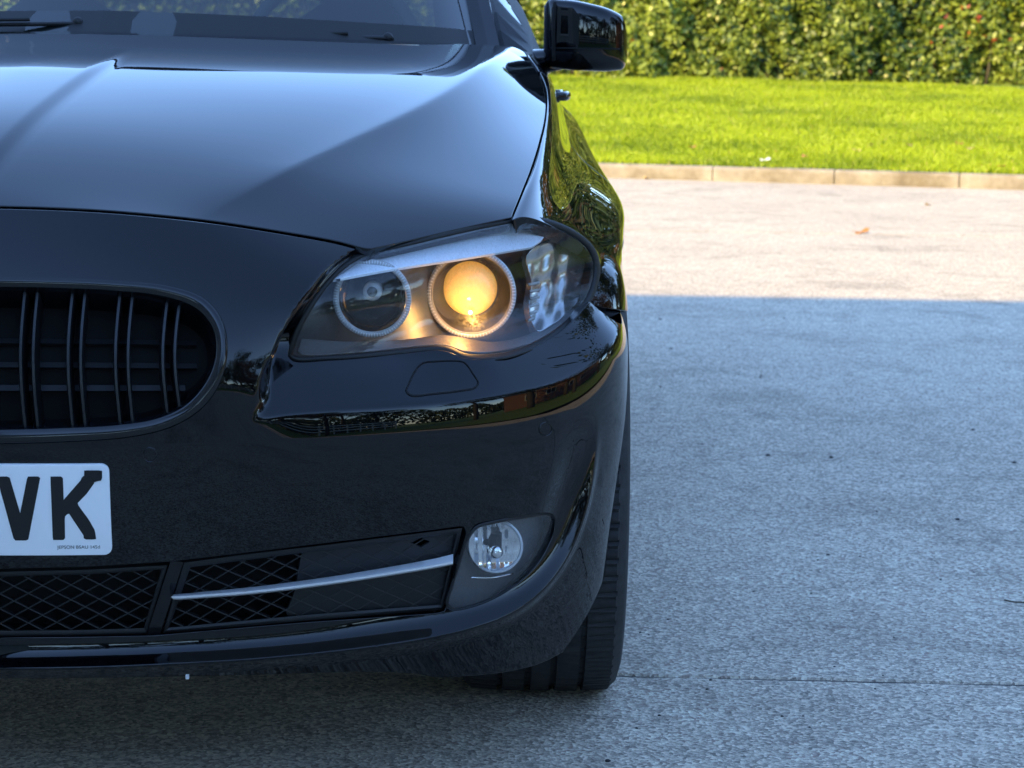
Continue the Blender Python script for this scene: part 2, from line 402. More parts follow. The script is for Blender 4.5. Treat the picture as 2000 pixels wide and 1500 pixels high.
# feature lines of the bumper, read from the photograph and looked up on the plain surface
crease_px = cr([(470, 828), (505, 819), (600, 806), (750, 797), (900, 785), (1000, 771), (1080, 752), (1140, 728), (1180, 700), (1205, 672)], 6)
_c = S0.inv(crease_px); ZC = CS(np.r_[_c[0, 0]-.1, _c[::6, 0], TMAX+.02], np.r_[_c[0, 1]-.003, _c[::6, 1], _c[-1, 1]+.02])
_i = S0.inv(cr([(492, 835), (502, 790), (514, 740), (538, 690), (566, 630), (602, 570), (646, 520), (710, 478)], 5)); _i = _i[np.argsort(_i[:, 1])]
TIN = lambda z: np.interp(z, _i[:, 1], _i[:, 0])
T_SH0, T_SH1 = S0.inv([(497, 790)])[0, 0], S0.inv([(548, 790)])[0, 0]
hook_px = cr([(-330, 1308), (-189, 1307), (0, 1305), (216, 1301), (360, 1294), (500, 1286), (740, 1260), (900, 1230), (1020, 1182), (1096, 1100), (1138, 1000), (1163, 880), (1172, 800)], 5)
_h = S0.inv(np.maximum(hook_px, [-189, 0])); _h = _h[5:]
_h = np.vstack([[-.3, _h[0, 1]], [-.1, _h[0, 1]], _h]); HOOK = resample(_h, 160, False)
for _ in range(16): HOOK[1:-1] = .25*HOOK[:-2]+.5*HOOK[1:-1]+.25*HOOK[2:]
def o_bump(t, z):
    o = o_base(t, z)
    # shelf under the headlight: turns up and back above the crease
    zc = ZC(t); w = .0016; d = z-zc
    up = w*np.logaddexp(0, np.clip(d/w, -60, 60))
    o = o - .95*np.minimum(up, .09)*(1-.8*ss(.60, .70, z))*ss(-.004, .026, t-TIN(z))*(1-.35*ss(.66, .82, t))
    g2 = np.where(d < 0, .0072*np.exp(np.minimum(d, 0)/.045), .0072+.16*np.clip(d, 0, .06)); o = o - g2*ss(T_SH0-.05, T_SH1+.05, t)*(1-ss(.60, .70, z))
    # lip and hook line round the fog lamp
    dh, par = dist_poly(np.stack([t, z], -1), HOOK)
    dh = -dh if HOOK_SIGN < 0 else dh
    fade = 1-ss(.90, 1.0, par)
    A = .034*(1-.62*ss(.62, .85, par))*fade
    ins = np.maximum(dh, 0); outs = np.maximum(-dh, 0)
    o = o - A*(1-np.exp(-ins/.022))*(1-ss(.035, .10, ins))
    low = 1-ss(.48, .88, par)
    o = o + .006*fade*np.exp(-(dh/.012)**2) - outs*(.75*low+.05)*fade
    return o
HOOK_SIGN = 1 if dist_poly(np.array([[.3, .45]]), HOOK)[0][0] > 0 else -1
SB = Surf(S_of(o_bump), (0, TMAX), (.14, .84), n=(120, 100))

# --- bonnet
def yz(p): return np.array([PY(*q) for q in p])
_crz = yz([(300, 452, .08), (380, 425, .17), (500, 375, .30), (600, 328, .42), (700, 280, .56), (820, 222, .76), (900, 175, .96), (960, 130, 1.22), (1000, 98, 1.52), (1010, 85, 1.7)])
CRX, CRZ = CS(_crz[:, 1], _crz[:, 0]), CS(_crz[:, 1], _crz[:, 2])
gap_px = [(1000, 428, .40), (1022, 375, .52), (1040, 330, .65), (1056, 280, .82), (1067, 235, 1.0), (1070, 200, 1.15), (1063, 160, 1.35), (1042, 122, 1.52), (1030, 105, 1.66)]
_gp = yz(gap_px); _ge = np.vstack([[.70, .05, .60], [.712, .2, .68], _gp])
GX, GZ = CS(_ge[:, 1], _ge[:, 0]), CS(_ge[:, 1], _ge[:, 2])
ZCEN = CS([0, .10, .2, .4, .6, .8, 1.0, 1.2, 1.45, 1.7], [.725, .785, .826, .885, .925, .957, .983, 1.004, 1.025, 1.04])
X2 = CS([.1, .2, .5, 1.0, 1.5], [.062, .072, .096, .128, .155])
def bonnet(x, y):
    ax = np.abs(x); zc, xk, zk = ZCEN(y), CRX(y), CRZ(y); D = zc-zk
    u = ax/xk
    zin = np.where(u < 1, zc-D*u**1.6, zk-1.6*D/xk*(ax-xk))
    xe = GX(y); ze = GZ(y); zl = np.where(xe > xk, zk-1.6*D/xk*(xe-xk), ze)
    ds = (zl-ze)/np.maximum(xe-xk, .05)
    w = .006+.03*(1-ss(.16, .45, y))
    z = zin - ds*w*np.logaddexp(0, np.clip((ax-xk)/w, -60, 60))
    z = z + .011*ss(.12, .4, y)*(1-.6*ss(1.1, 1.5, y))*np.exp(-np.sqrt((ax-xk)**2+.004**2)/.07)*np.where(ax > xk, 1-ss(0, 1, (ax-xk)/np.maximum(xe-xk, .05)), 1)
    f2 = ss(.05, .2, y)*(1-ss(.75, 1.1, y)); d2 = ax-X2(y)
    z = z + f2*(.0055*(1-ss(-.017, .017, d2)) - .0018*np.exp(-(d2/.010)**2))
    return np.stack([x, y+0*x, z], -1)
SH = Surf(bonnet, (0, .9), (.02, 1.7), n=(70, 90)); SH.flip = 1

# --- body side: columns along Y, rows from the bonnet gap / window sill down to the sill
st = {}
def row(px_pts, rest): a = yz(px_pts); return np.vstack([a, rest]) if len(rest) else a
REAR = lambda pts: np.array(pts, float)
rows = [
 np.vstack([yz(gap_px+[(1056, 128, 1.80)]), REAR([(.788, 2.4, .972), (.772, 3.2, .985), (.755, 3.9, 1.0), (.70, 4.4, 1.015), (.58, 4.84, 1.0)])]),
 np.vstack([yz([(1032, 421, .42), (1050, 370, .54), (1064, 325, .68), (1074, 285, .84), (1080, 250, 1.0), (1083, 215, 1.16), (1081, 180, 1.34), (1076, 155, 1.5), (1072, 143, 1.66), (1070, 140, 1.80)]), REAR([(.806, 2.4, .955), (.792, 3.2, .966), (.778, 3.9, .975), (.735, 4.4, .985), (.62, 4.86, .97)])]),
 np.vstack([yz([(1090, 446, .47), (1115, 390, .78), (1124, 338, 1.08), (1122, 302, 1.35), (1116, 262, 1.65), (1110, 228, 1.95)]), REAR([(.852, 2.4, .870), (.852, 3.2, .88), (.845, 3.9, .89), (.80, 4.4, .91), (.66, 4.88, .90)])]),
 np.vstack([yz([(1170, 505, .55), (1202, 445, .85), (1214, 405, 1.15), (1203, 375, 1.4), (1176, 335, 1.65), (1148, 284, 2.0), (1130, 246, 2.4)]), REAR([(.880, 3.2, .842), (.884, 3.9, .84), (.845, 4.4, .83), (.70, 4.89, .80)])]),
 REAR([(.858, .50, .645), (.905, .56, .648), (.919, .65, .655), (.926, .77, .668), (.930, .91, .668), (.931, 1.05, .665), (.930, 1.25, .66), (.926, 1.45, .655), (.920, 1.69, .65), (.915, 2.0, .65), (.911, 2.4, .65), (.911, 3.2, .655), (.914, 3.9, .67), (.878, 4.4, .66), (.73, 4.88, .62)]),
 REAR([(.900, .52, .5), (.916, .58, .5), (.924, .67, .5), (.928, .78, .5), (.928, .92, .5), (.926, 1.06, .5), (.922, 1.25, .5), (.918, 1.45, .5), (.914, 1.7, .5), (.912, 1.84, .5), (.908, 2.4, .5), (.90, 3.2, .5), (.905, 3.9, .5), (.87, 4.4, .48), (.73, 4.86, .45)]),
 REAR([(.87, .57, .33), (.88, .67, .33), (.885, .78, .33), (.887, .92, .33), (.887, 1.06, .33), (.885, 1.21, .33), (.884, 1.39, .33), (.884, 1.54, .33), (.885, 1.7, .33), (.886, 1.84, .33), (.888, 2.4, .33), (.89, 3.2, .33), (.892, 3.9, .33), (.86, 4.4, .33), (.72, 4.82, .32)]),
 REAR([(.82, .57, .19), (.83, .67, .19), (.84, .78, .19), (.845, .92, .19), (.85, 1.06, .19), (.85, 1.39, .19), (.85, 1.7, .19), (.85, 2.4, .19), (.85, 3.2, .19), (.85, 3.9, .2), (.82, 4.4, .22), (.68, 4.76, .24)]),
]
_u = np.array([.45, .50, .56, .62, .68, .75, .83, .91, 1.0, 1.09, 1.18, 1.28, 1.38, 1.5, 1.62, 1.75, 1.9, 2.15, 2.45, 2.8, 3.2, 3.55, 3.9, 4.15, 4.4, 4.65, 4.86])
_cols = []
for r_ in rows:
    Yr = _u+(r_[0, 1]-.45)*np.clip(1-(_u-.45)/.45, 0, 1)**2; Yr = np.minimum(Yr, r_[-1, 1]+.01)
    f_ = CS(r_[:, 1], r_[:, [0, 2]])(Yr); _cols.append(np.stack([f_[:, 0], Yr, f_[:, 1]], -1))
_col = CS(_u, np.stack(_cols, 1).reshape(len(_u), -1))
_XS = np.array([0, .87, 1.13, 2, 3, 4, 5, 6, 7.]); _A = np.eye(9); _hh = np.diff(_XS)
for i in range(1, 8): _A[i, i-1:i+2] = (_hh[i-1], 2*(_hh[i-1]+_hh[i]), _hh[i])
_XINV = np.linalg.inv(_A)
def side(u, v):
    u = np.asarray(u, float); v = np.asarray(v, float); sh = np.broadcast(u, v).shape; u = np.broadcast_to(u, sh).ravel(); v = np.broadcast_to(v, sh).ravel()
    C = _col(u).reshape(-1, len(rows), 3)          # per point: the section's eight knots
    ca, cb = C[:, 1]+.13*(C[:, 0]-C[:, 1]), C[:, 1]+.13*(C[:, 2]-C[:, 1])
    C = np.concatenate([C[:, :1], ca[:, None], cb[:, None], C[:, 2:]], 1); xs = _XS; n = len(xs); h = np.diff(xs)
    b = np.zeros((len(u), n, 3)); dv_ = (C[:, 1:]-C[:, :-1])/h[:, None]; b[:, 1:-1] = 6*(dv_[:, 1:]-dv_[:, :-1])
    m = np.einsum('ij,kjl->kil', _XINV, b)
    vc = np.clip(v, -.2, 7.2); i = np.clip(np.searchsorted(xs, vc)-1, 0, n-2); hh = h[i][:, None]; t = (vc-xs[i])[:, None]; k = np.arange(len(u))
    y0, y1, m0, m1 = C[k, i], C[k, i+1], m[k, i], m[k, i+1]
    r = y0+t*((y1-y0)/hh-hh*(2*m0+m1)/6)+t**2*m0/2+t**3*(m1-m0)/(6*hh)
    return r.reshape(sh+(3,))
SS = Surf(side, (.38, 1.95), (-.1, 6.9), sc=(1, .11), n=(260, 160)); SS.flip = -1
def v_at_z(u, z):                    # row parameter at a height
    vs = np.linspace(0, 7, 281); zz = side(np.full(281, u), vs)[:, 2]; return float(np.interp(-z, -zz, vs))
for S_, q in ((SB, (.3, .5)), (SH, (.3, .6)), (SS, (1.0, 3.0)), (S0, (.3, .5))):
    if S_.normal(np.array(q)) @ (CAM-S_(np.array(q))) < 0 and S_ is not SS: S_.flip *= -1
if SS.normal(np.array((1.0, 4.5)))[0] < 0: SS.flip *= -1

# ------------------------------------------------------------------ outlines read from the photograph (pixels)
hl_bottom = [(563, 694), (575, 704), (640, 702), (700, 698), (790, 688), (858, 682), (880, 686), (905, 697), (950, 700), (1000, 693), (1060, 668), (1110, 633), (1150, 588)]
hl_inner = [(716, 489), (670, 517), (628, 562), (596, 612), (575, 655), (563, 694)]
bon_front = [(-189, 404), (0, 405), (200, 413), (400, 432), (560, 456), (660, 474), (716, 489)]
def line(a, b, n): return np.linspace(a, b, n)
# bumper outline
def bumper_loop():
    top = SB.inv(inset_open(cr(bon_front, 8), 4)); top = np.vstack([[0, top[1, 1]], top[top[:, 0] > .004]])
    top = top[:-3]; inn = SB.inv(inset_open(cr(hl_inner, 8), 3)[4:]); bot = SB.inv(inset_open(cr(hl_bottom, 6), 3))
    g = np.linspace(.5, TMAX, 900); gy = PLAN(g)[:, 1]
    fg = cr([bot[-1], (.5*(bot[-1, 0]+np.interp(.592, gy, g)), .612), (np.interp(.592, gy, g), .621)], 4)[1:]
    z0 = fg[-1, 1]; zz = np.linspace(z0, .262, 40); arch = []
    for z in zz: ya = .83-math.sqrt(max(.375**2-(z-.33)**2, 1e-4)); arch.append((np.interp(ya, gy, g), z))
    arch = np.array(arch)
    lip_px = cr([(1100, 1272), (1060, 1293), (1000, 1309), (930, 1318), (860, 1322), (800, 1314), (700, 1312), (500, 1318), (300, 1322), (100, 1325), (0, 1325)], 5)
    low = SB.inv(lip_px); low = np.vstack([low, [0, low[-1, 1]-.001]])
    a_end = arch[-1]; a = np.vstack([arch, cr([a_end, (a_end[0]-.03, a_end[1]-.022), (low[0, 0], low[0, 1])], 6)[1:-1]])
    return np.vstack([top, inn, bot[1:], fg, a[1:], low])
def inset_open(P, d):                # shift an open polyline sideways (towards larger y / left of travel)
    P = np.asarray(P, float); T = np.gradient(P, axis=0); T /= np.linalg.norm(T, axis=1)[:, None]+1e-9
    return P+d*np.stack([-T[:, 1], T[:, 0]], -1)
kid_outer = [(-150, 560), (-120, 546), (0, 543), (120, 545), (230, 550), (330, 560), (400, 585), (436, 632), (444, 690), (430, 747), (396, 796), (340, 832), (260, 853), (130, 863), (0, 867), (-120, 867), (-150, 850), (-155, 700)]
kid_inner = [(-135, 575), (-110, 565), (0, 562), (120, 564), (225, 569), (315, 579), (382, 602), (414, 642), (420, 692), (403, 742), (364, 788), (308, 815), (230, 828), (120, 834), (0, 837), (-110, 837), (-135, 825), (-139, 700)]
fog_px = [(931, 1030), (965, 1020), (1020, 1010), (1064, 1004), (1080, 1008), (1082, 1030), (1070, 1065), (1045, 1105), (1005, 1143), (960, 1170), (912, 1187), (884, 1190), (873, 1180), (882, 1145), (898, 1095), (914, 1052)]
low_px = [(-175, 1116), (0, 1113), (170, 1109), (330, 1099), (480, 1081), (640, 1062), (800, 1042), (905, 1029), (910, 1040), (897, 1085), (868, 1192), (850, 1196), (600, 1214), (300, 1240), (150, 1243), (0, 1244), (-175, 1245)]
kidO, kidI = cr(kid_outer, 6, True), cr(kid_inner, 6, True)
fogL = cr(fog_px, 5, True)
lowL = np.vstack([line(low_px[i], low_px[(i+1) % len(low_px)], 8)[:-1] for i in range(len(low_px))])
bl = bumper_loop()
bl = np.vstack([dense(np.vstack([bl]), .0045)])
def shift(L, d): T = np.gradient(L, axis=0); T /= np.linalg.norm(T, axis=1)[:, None]; return L+d*np.stack([-T[:, 1], T[:, 0]], -1)
_hk = resample(HOOK[HOOK[:, 0] > .006], 300, False); _tt = np.linspace(_c[0, 0], 1.12, 260); _ck = np.stack([_tt, ZC(_tt)], -1)
feat_lines = [shift(_hk, d) for d in (-.0045, -.0018, .0018, .0045)]+[_ck+[0, d] for d in (-.006, -.003, -.001, .001, .003, .006)]
bumper = panel('bumper', SB, bl, [SB.inv(inset(kidO, 6)), SB.inv(inset(fogL, -3)), SB.inv(inset(lowL, -3))], M_paint, step=.0045, parent=car, depth=.022, norim=lambda q: abs(q[0]) < .003, feat=feat_lines)
# bonnet
bt = np.vstack([inset_open(cr(bon_front, 8), -4)[:-1], [(714, 484)], inset_open(cr([(716, 489), (770, 478), (860, 457), (940, 439), (998, 427)], 6), -3)[1:], inset_open(cr([(x, y) for x, y, _ in gap_px[:8]], 5), -5)[1:]])
hq = SH.inv(bt); hq = hq[hq[:, 0] > .003]
rear = SH.inv(cr([(1022, 101), (1005, 93), (900, 86), (600, 75), (300, 66), (0, 56), (-140, 53)], 5)); rear = rear[rear[:, 0] > .003]
k = int(np.argmin(np.abs(hq[:, 1]-rear[0, 1]))) if False else len(hq)
hq = np.vstack([[0, hq[0, 1]-.0005], hq, rear, [0, rear[-1, 1]]])
bonnet_o = panel('bonnet', SH, dense(hq, .007), (), M_paint, step=.007, parent=car, depth=.02, norim=lambda q: abs(q[0]) < .003)
# front wing
def solve_yz(y, z):                  # side parameters of the point with this Y and Z
    q = np.array([y-.02, v_at_z(min(max(y-.02, .45), 4.8), z)])
    for _ in range(25):
        e = 1e-4; p = side(*q); r = np.array([p[1]-y, p[2]-z])
        J = np.stack([(side(q[0]+e, q[1])-side(q[0]-e, q[1]))[1:]/(2*e), (side(q[0], q[1]+e)-side(q[0], q[1]-e))[1:]/(2*e)], 1)
        q = q-np.clip(np.linalg.solve(J, r), [-.05, -.3], [.05, .3])
    return q
ARCH_R = .372
def arch_pts(yc, a0, a1, n, r=ARCH_R):          # wheel-arch arc in side parameters
    return np.array([solve_yz(yc+r*math.cos(a), .335+r*math.sin(a)) for a in np.linspace(a0, a1, n)])
DOOR1, DOOR2, DOOR3 = 1.44, 2.50, 3.42
ar = arch_pts(.83, math.pi-.885, .03, 40)
fr = cr([(.447, .07), (.447, .5), (.447, 1), (.447, 1.6), (.448, 2.3), (.449, 3), (.452, 3.5), (.458, 3.85), (.468, 4.05), ar[0]], 5)
g_ = .004
top0 = np.array([(u, .07) for u in np.linspace(1.43, fr[0, 0]+.005, 60)])
fw = np.vstack([fr, ar[1:], [(1.19, 6.6), (1.3, 6.6), (DOOR1-g_, 6.6)], np.stack([np.full(30, DOOR1-g_), np.linspace(6.4, .1, 30)], -1), top0])
fender = panel('front_wing', SS, dense(fw*np.array(SS.sc), .006)/np.array(SS.sc), (), M_paint, step=.006, parent=car, depth=.02, both=False)
mirrored(fender)
def strip(u0, u1, v0=.03, v1=6.6, n=40): return np.vstack([np.stack([np.linspace(u0, u1, n), np.full(n, v0)], -1), np.stack([np.full(n, u1), np.linspace(v0, v1, n)], -1)[1:], np.stack([np.linspace(u1, u0, n), np.full(n, v1)], -1)[1:], np.stack([np.full(n, u0), np.linspace(v1, v0, n)], -1)[1:-1]])
dense_s = lambda L: dense(L*np.array(SS.sc), .012)/np.array(SS.sc)
d1 = panel('front_door', SS, dense_s(strip(DOOR1+g_, DOOR2-g_)), (), M_paint, step=.014, parent=car, both=False)
ar2 = arch_pts(3.80, math.pi-.02, math.pi*.55, 20)
rd = np.vstack([strip(DOOR2+g_, DOOR3-g_)])
d2 = panel('rear_door', SS, dense_s(rd), (), M_paint, step=.014, parent=car, both=False)
qa = arch_pts(3.80, math.pi-.02, .02, 40)
qp = np.vstack([[(DOOR3+g_, .03)], [(DOOR3+g_, 6.0)], qa[qa[:, 0] > DOOR3+g_+.004], [(4.86, 6.3), (4.86, .03)]])
d3 = panel('rear_wing', SS, dense_s(qp), (), M_paint, step=.016, parent=car, both=False)
def handle(yc, par, pr, nm='door_handle'):
    q = side(np.array(yc), np.array(1.62)); mb = MB()
    pts = [(q[0]-.002, yc-.11, q[2]), (q[0]+pr*.8, yc-.085, q[2]), (q[0]+pr, yc, q[2]+.001), (q[0]+pr*.8, yc+.085, q[2]), (q[0]-.002, yc+.11, q[2])]
    mb.tube(cr(pts, 6), .010, 10, flat=1.0); return mb.obj(nm, M_paint, par, smooth=True)
handle(2.12, d1, .024); handle(3.12, d2, .012)
for d in (d1, d2, d3): mirrored(d)
# ------------------------------------------------------------------ headlight
def pxfit(px, Y, deg=3):             # smooth depth over photo pixels, fitted to the edges of the panels round it
    a, b = (px[:, 0]-850)/400, (px[:, 1]-600)/200
    B = lambda a, b: np.stack([a**i*b**j for i in range(deg+1) for j in range(deg+1-i)], -1)
    c = np.linalg.lstsq(np.vstack([B(a, b), 1e-2*np.eye(B(a, b).shape[1])]), np.r_[Y, np.zeros(B(a, b).shape[1])], rcond=None)[0]
    return lambda px_, py_: B((np.asarray(px_)-850)/400, (np.asarray(py_)-600)/200) @ c
def px_surf(Yf, push=0.0, ripple=None):
    def f(a, b):
        px, py = a*1000, b*1000; d = FW+((px-1000)/F_PX)[..., None]*RT+((750-py)/F_PX)[..., None]*UP
        Y = Yf(px, py)+push
        if ripple: Y = Y+ripple(px, py)
        return CAM+d*((Y-CAM[1])/d[..., 1])[..., None]
    S_ = Surf(f, (-.3, 1.4), (.3, 1.5), sc=(.66, .66)); q = np.array([.9, .6]); 
    if S_.normal(q) @ (CAM-S_(q)) < 0: S_.flip = -1
    return S_
hl_top = [(716, 489), (770, 478), (860, 457), (940, 439), (1000, 428)]
hl_out = [(1000, 428), (1037, 427), (1078, 435), (1122, 455), (1156, 485), (1168, 520), (1163, 556), (1150, 588)]
pb = cr(hl_bottom[1:-1], 3); pi_ = cr(hl_inner, 3); pt = cr(hl_top, 3); po = np.array(hl_out)
yo = np.interp(np.arange(8), np.arange(8), [.405, .425, .45, .485, .515, .53, .53, .50])
hl_Y = pxfit(np.vstack([pb, pi_, pt, po]), np.r_[SB(SB.inv(pb))[:, 1], SB(SB.inv(pi_))[:, 1], SH(SH.inv(pt))[:, 1], yo])
bulge = lambda px, py: hl_Y(px, py)
hl_loop = np.vstack([cr(hl_inner[::-1], 6)[:-1], cr(hl_top, 6)[:-1], cr(hl_out, 6)[:-1], cr(hl_bottom[::-1], 6)[:-1]])
S_lens = px_surf(bulge, .004)
headlight = None
lens_loop = inset(dense(hl_loop, 6), 9)
headlight = panel('headlight', px_surf(hl_Y, .105), dense(inset(hl_loop, 4), 8)/1000, (), M_housing, step=.012, parent=car, depth=.001, both=False, rimloops=False)
headlight['label'] = 'headlight with one lamp glowing amber behind a clear lens'
# side wall of the housing, from the seal to the back
mb = MB(); L0 = resample(inset(hl_loop, 3), 120)
mb.loft([np.array([px_surf(hl_Y, pu)(p/1000) for p in L0]) for pu in (.012, .06, .107)]); mb.obj('housing_wall', M_dark, headlight, smooth=True)
panel('lens', S_lens, lens_loop/1000, (), M_lens, step=.008, parent=headlight, depth=.006, rim=.001, both=False)
mb = MB(); La, Lb = resample(hl_loop, 160), resample(inset(hl_loop, 8), 160); Lc = inset(resample(hl_loop, 160), -5)
mb.loft([px_surf(hl_Y, .020)(Lc/1000), px_surf(hl_Y, .008)(Lc/1000), px_surf(hl_Y, .005)(La/1000), px_surf(hl_Y, .0065)(Lb/1000), px_surf(hl_Y, .012)(Lb/1000)]); mb.obj('seal', M_rubber, headlight, smooth=True)
def HL(px, py, dY): return px_surf(hl_Y, dY)(np.array([px, py])/1000)
eb = np.vstack([cr([(652, 545), (760, 525), (900, 504), (1040, 481)], 6), cr([(1066, 462), (1045, 440), (1000, 438), (940, 449), (860, 467), (770, 488), (722, 500), (685, 524)], 6)])
panel('eyebrow', px_surf(hl_Y, .009, lambda px, py: ((545-(px-652)*.165)-py)*.0009), dense(eb, 6)/1000, (), M_silver, step=.008, parent=headlight, depth=.004, rim=.001, both=False)
def ring(c, r, tr, mat, name, parent, n=64, ax=None, seg=12):
    prof = [(r+tr*math.cos(a), tr*math.sin(a)) for a in np.linspace(0, 2*math.pi, seg+1)]
    mb = MB().revolve(prof, n, c, 'y'); return mb.obj(name, mat, parent, smooth=True)
cL, cP = HL(727, 583, .048), HL(921, 574, .05)
k3 = 3.0/F_PX
def light_ring(c, r, par):           # toothed halo ring
    o = ring(c, r, .0040, M_lightguide, 'halo_ring', par, 72)
    mb = MB()
    for i in range(84):
        a = i*2*math.pi/84; ca, sa = math.cos(a), math.sin(a); p = np.array([c[0]+(r+.002)*ca, c[1]-.0045, c[2]+(r+.002)*sa])
        mb.tube([p-np.array([ca, 0, sa])*.0035, p+np.array([ca, 0, sa])*.0012], .0003, 4)
    mb.obj('ring_teeth', M_silver, o); return o
light_ring(cL, 70*k3, headlight)
light_ring(cP, 84*k3, headlight)
# reflector bowl of the inner lamp
prof = [(66*k3*math.sin(a), .052*math.cos(a)) for a in np.linspace(math.pi/2, .12, 12)]
M_bowl = pmat('bowl_reflector', (.30, .31, .33), .12, 1.0)
MB().revolve(prof, 56, cL, 'y').obj('reflector_bowl', M_bowl, headlight, smooth=True)
b0 = HL(728, 568, .062)
MB().revolve([(.0001, -.012), (.010, -.012), (.0125, -.009), (.0128, .03), (.009, .035)], 32, b0, 'y').obj('bulb_holder', M_lightguide, headlight, smooth=True)
MB().revolve([(.0001, -.0145), (.0062, -.0145), (.0068, -.012), (.0068, .0)], 24, b0, 'y').obj('bulb_shade', M_dark, headlight, smooth=True)
# projector of the outer lamp, lit
prof = [(80*k3, -.004), (72*k3, .02), (60*k3, .034), (53*k3, .036)]
MB().revolve(prof, 64, cP, 'y').obj('projector_shroud', M_dark, headlight, smooth=True)
def glow_mat():
    m = pmat('amber_glow', (.9, .6, .3), .15); n, l, b = nodes(m)
    tc = n.new('ShaderNodeTexCoord'); t = noise(m, 140, 7, .7, vec_scale=(1.6, 1, .5)); r = ramp(m, t.outputs['Fac'], [(.3, (1.0, .36, .03)), (.55, (1.0, .47, .065)), (.8, (1.0, .66, .19))])
    ds = n.new('ShaderNodeVectorMath'); ds.operation = 'DISTANCE'; ds.inputs[1].default_value = tuple(HL(920, 596, .055)); l.new(tc.outputs['Object'], ds.inputs[0])
    hot = ramp(m, ds.outputs['Value'], [(0, (1.7, 1.7, 1.7)), (.009, (1.05, 1.05, 1.05)), (.026, (.85, .85, .85)), (.05, (.62, .62, .62))])
    l.new(r.outputs[0], b.inputs['Emission Color']); ml_ = n.new('ShaderNodeMath'); ml_.operation = 'MULTIPLY'; ml_.inputs[1].default_value = GLOW; l.new(hot.outputs[0], ml_.inputs[0]); l.new(ml_.outputs[0], b.inputs['Emission Strength']); return m
GLOW = .165
M_glow = glow_mat()
pc = HL(918, 563, .075)
prof = [(55*k3*math.sin(a), -.024*math.cos(a)) for a in np.linspace(.0005, math.pi/2, 14)]
projector = MB().revolve(prof, 56, pc, 'y').obj('projector_lens', M_glow, headlight, smooth=True)
projector['label'] = 'round projector lens glowing amber'
MB().revolve([(.0001, -.0262), (.0018, -.026), (.003, -.0252)], 24, HL(919, 606, .073), 'y').obj('bulb_glare', pmat('bulb_white', (1, .9, .6), .3, 0, Emission_Color=(1, .8, .42, 1), Emission_Strength=.9), headlight, smooth=True)
# silver floor below the lamps and the ribbed side reflector
M_floor = pmat('lamp_floor', (.10, .095, .09), .4, .6)
_t = noise(M_floor, 420, 4, .7, vec_scale=(.45, 1, 1.5), dist=1.0); bump(M_floor, _t.outputs['Fac'], .6, .0012)
fl = np.vstack([cr([(590, 662), (680, 668), (790, 664), (870, 655), (960, 668), (1030, 655), (1090, 620)], 5), cr([(1098, 632), (1050, 662), (1000, 680), (950, 687), (905, 684), (880, 675), (855, 671), (790, 676), (690, 687), (600, 692), (582, 690)], 5)])
panel('lamp_floor', px_surf(hl_Y, .03, lambda px, py: (680-py)*.0007), dense(fl, 6)/1000, (), M_floor, step=.008, parent=headlight, depth=.004, both=False)
sd = cr([(1030, 500), (1075, 470), (1120, 478), (1148, 505), (1155, 535), (1130, 585), (1085, 628), (1050, 645), (1035, 600), (1040, 550)], 5, True)
M_sideref = pmat('side_reflector', (.5, .52, .54), .2, .85)
rip = lambda px, py: .0022*np.sin(px/5.5+py*.02)+.0016*np.sin((py+.5*px)/9)
panel('indicator_reflector', px_surf(hl_Y, .05, rip), dense(sd, 6)/1000, (), M_sideref, step=.0035, parent=headlight, depth=.01, both=False)
for i in range(6):                   # side light bars
    a, b = HL(1032+i*3-i*i*.6, 556+i*14, .035), HL(1052+i*2-i*i*.8, 552+i*14, .03)
    MB().tube([a, b], .0022, 6).obj('light_bar', M_lightguide, headlight, smooth=True)
def amber_lamp(loc, e, r):
    L = bpy.data.lights.new('headlight_bulb', 'POINT'); L.energy = e; L.color = (1, .5, .13); L.shadow_soft_size = r
    o = bpy.data.objects.new('headlight_bulb', L); COL.objects.link(o); o.location = loc; o.parent = headlight
amber_lamp(HL(912, 630, .022), .075, .006)
other = None
# ------------------------------------------------------------------ fog lamp
fl_out = inset(fogL, 0)
pf = fogL[::3]; fq = np.array([SB(q) for q in SB.inv(inset(fogL, -6)[::3])])
def fitY(px, Y):
    A = np.stack([np.ones(len(px)), px[:, 0]/1000, px[:, 1]/1000, (px[:, 0]/1000)**2, px[:, 0]*px[:, 1]/1e6], -1); c = np.linalg.lstsq(A, Y, rcond=None)[0]
    return lambda x, y: c[0]+c[1]*np.asarray(x)/1000+c[2]*np.asarray(y)/1000+c[3]*(np.asarray(x)/1000)**2+c[4]*np.asarray(x)*np.asarray(y)/1e6
fgY = fitY(pf, fq[:, 1])
fog = panel('fog_lamp', px_surf(fgY, .055), dense(inset(fogL, -2), 6)/1000, (), pmat('fog_housing', (.14, .145, .155), .4), step=.01, parent=car, depth=.001, rimloops=False, both=False)
mb = MB(); LL = resample(fogL, 90); LO = inset(LL, -5)
mb.loft([px_surf(fgY, .02)(LO/1000), px_surf(fgY, .004)(inset(LL, -3)/1000), px_surf(fgY, .002)(LL/1000), px_surf(fgY, .008)(inset(LL, 3)/1000), px_surf(fgY, .056)(inset(LL, 4)/1000)]); mb.obj('surround', M_plastic, fog, smooth=True)
panel('lens', px_surf(fgY, .006), dense(inset(fogL, 3), 5)/1000, (), M_foglens, step=.008, parent=fog, depth=.003, rim=.0008, both=False)
def FG(px, py, d): return px_surf(fgY, d)(np.array([px, py])/1000)
M_facet = pmat('faceted_reflector', (.86, .88, .9), .09, .9)
M_fogref = pmat('fog_reflector', (.88, .9, .92), .3, .25)
fc = FG(968, 1066, .024)
MB().revolve([(.0355, -.006), (.0355, .004), (.034, .012)], 48, fc, 'y').obj('reflector_wall', M_fogref, fog, smooth=True)
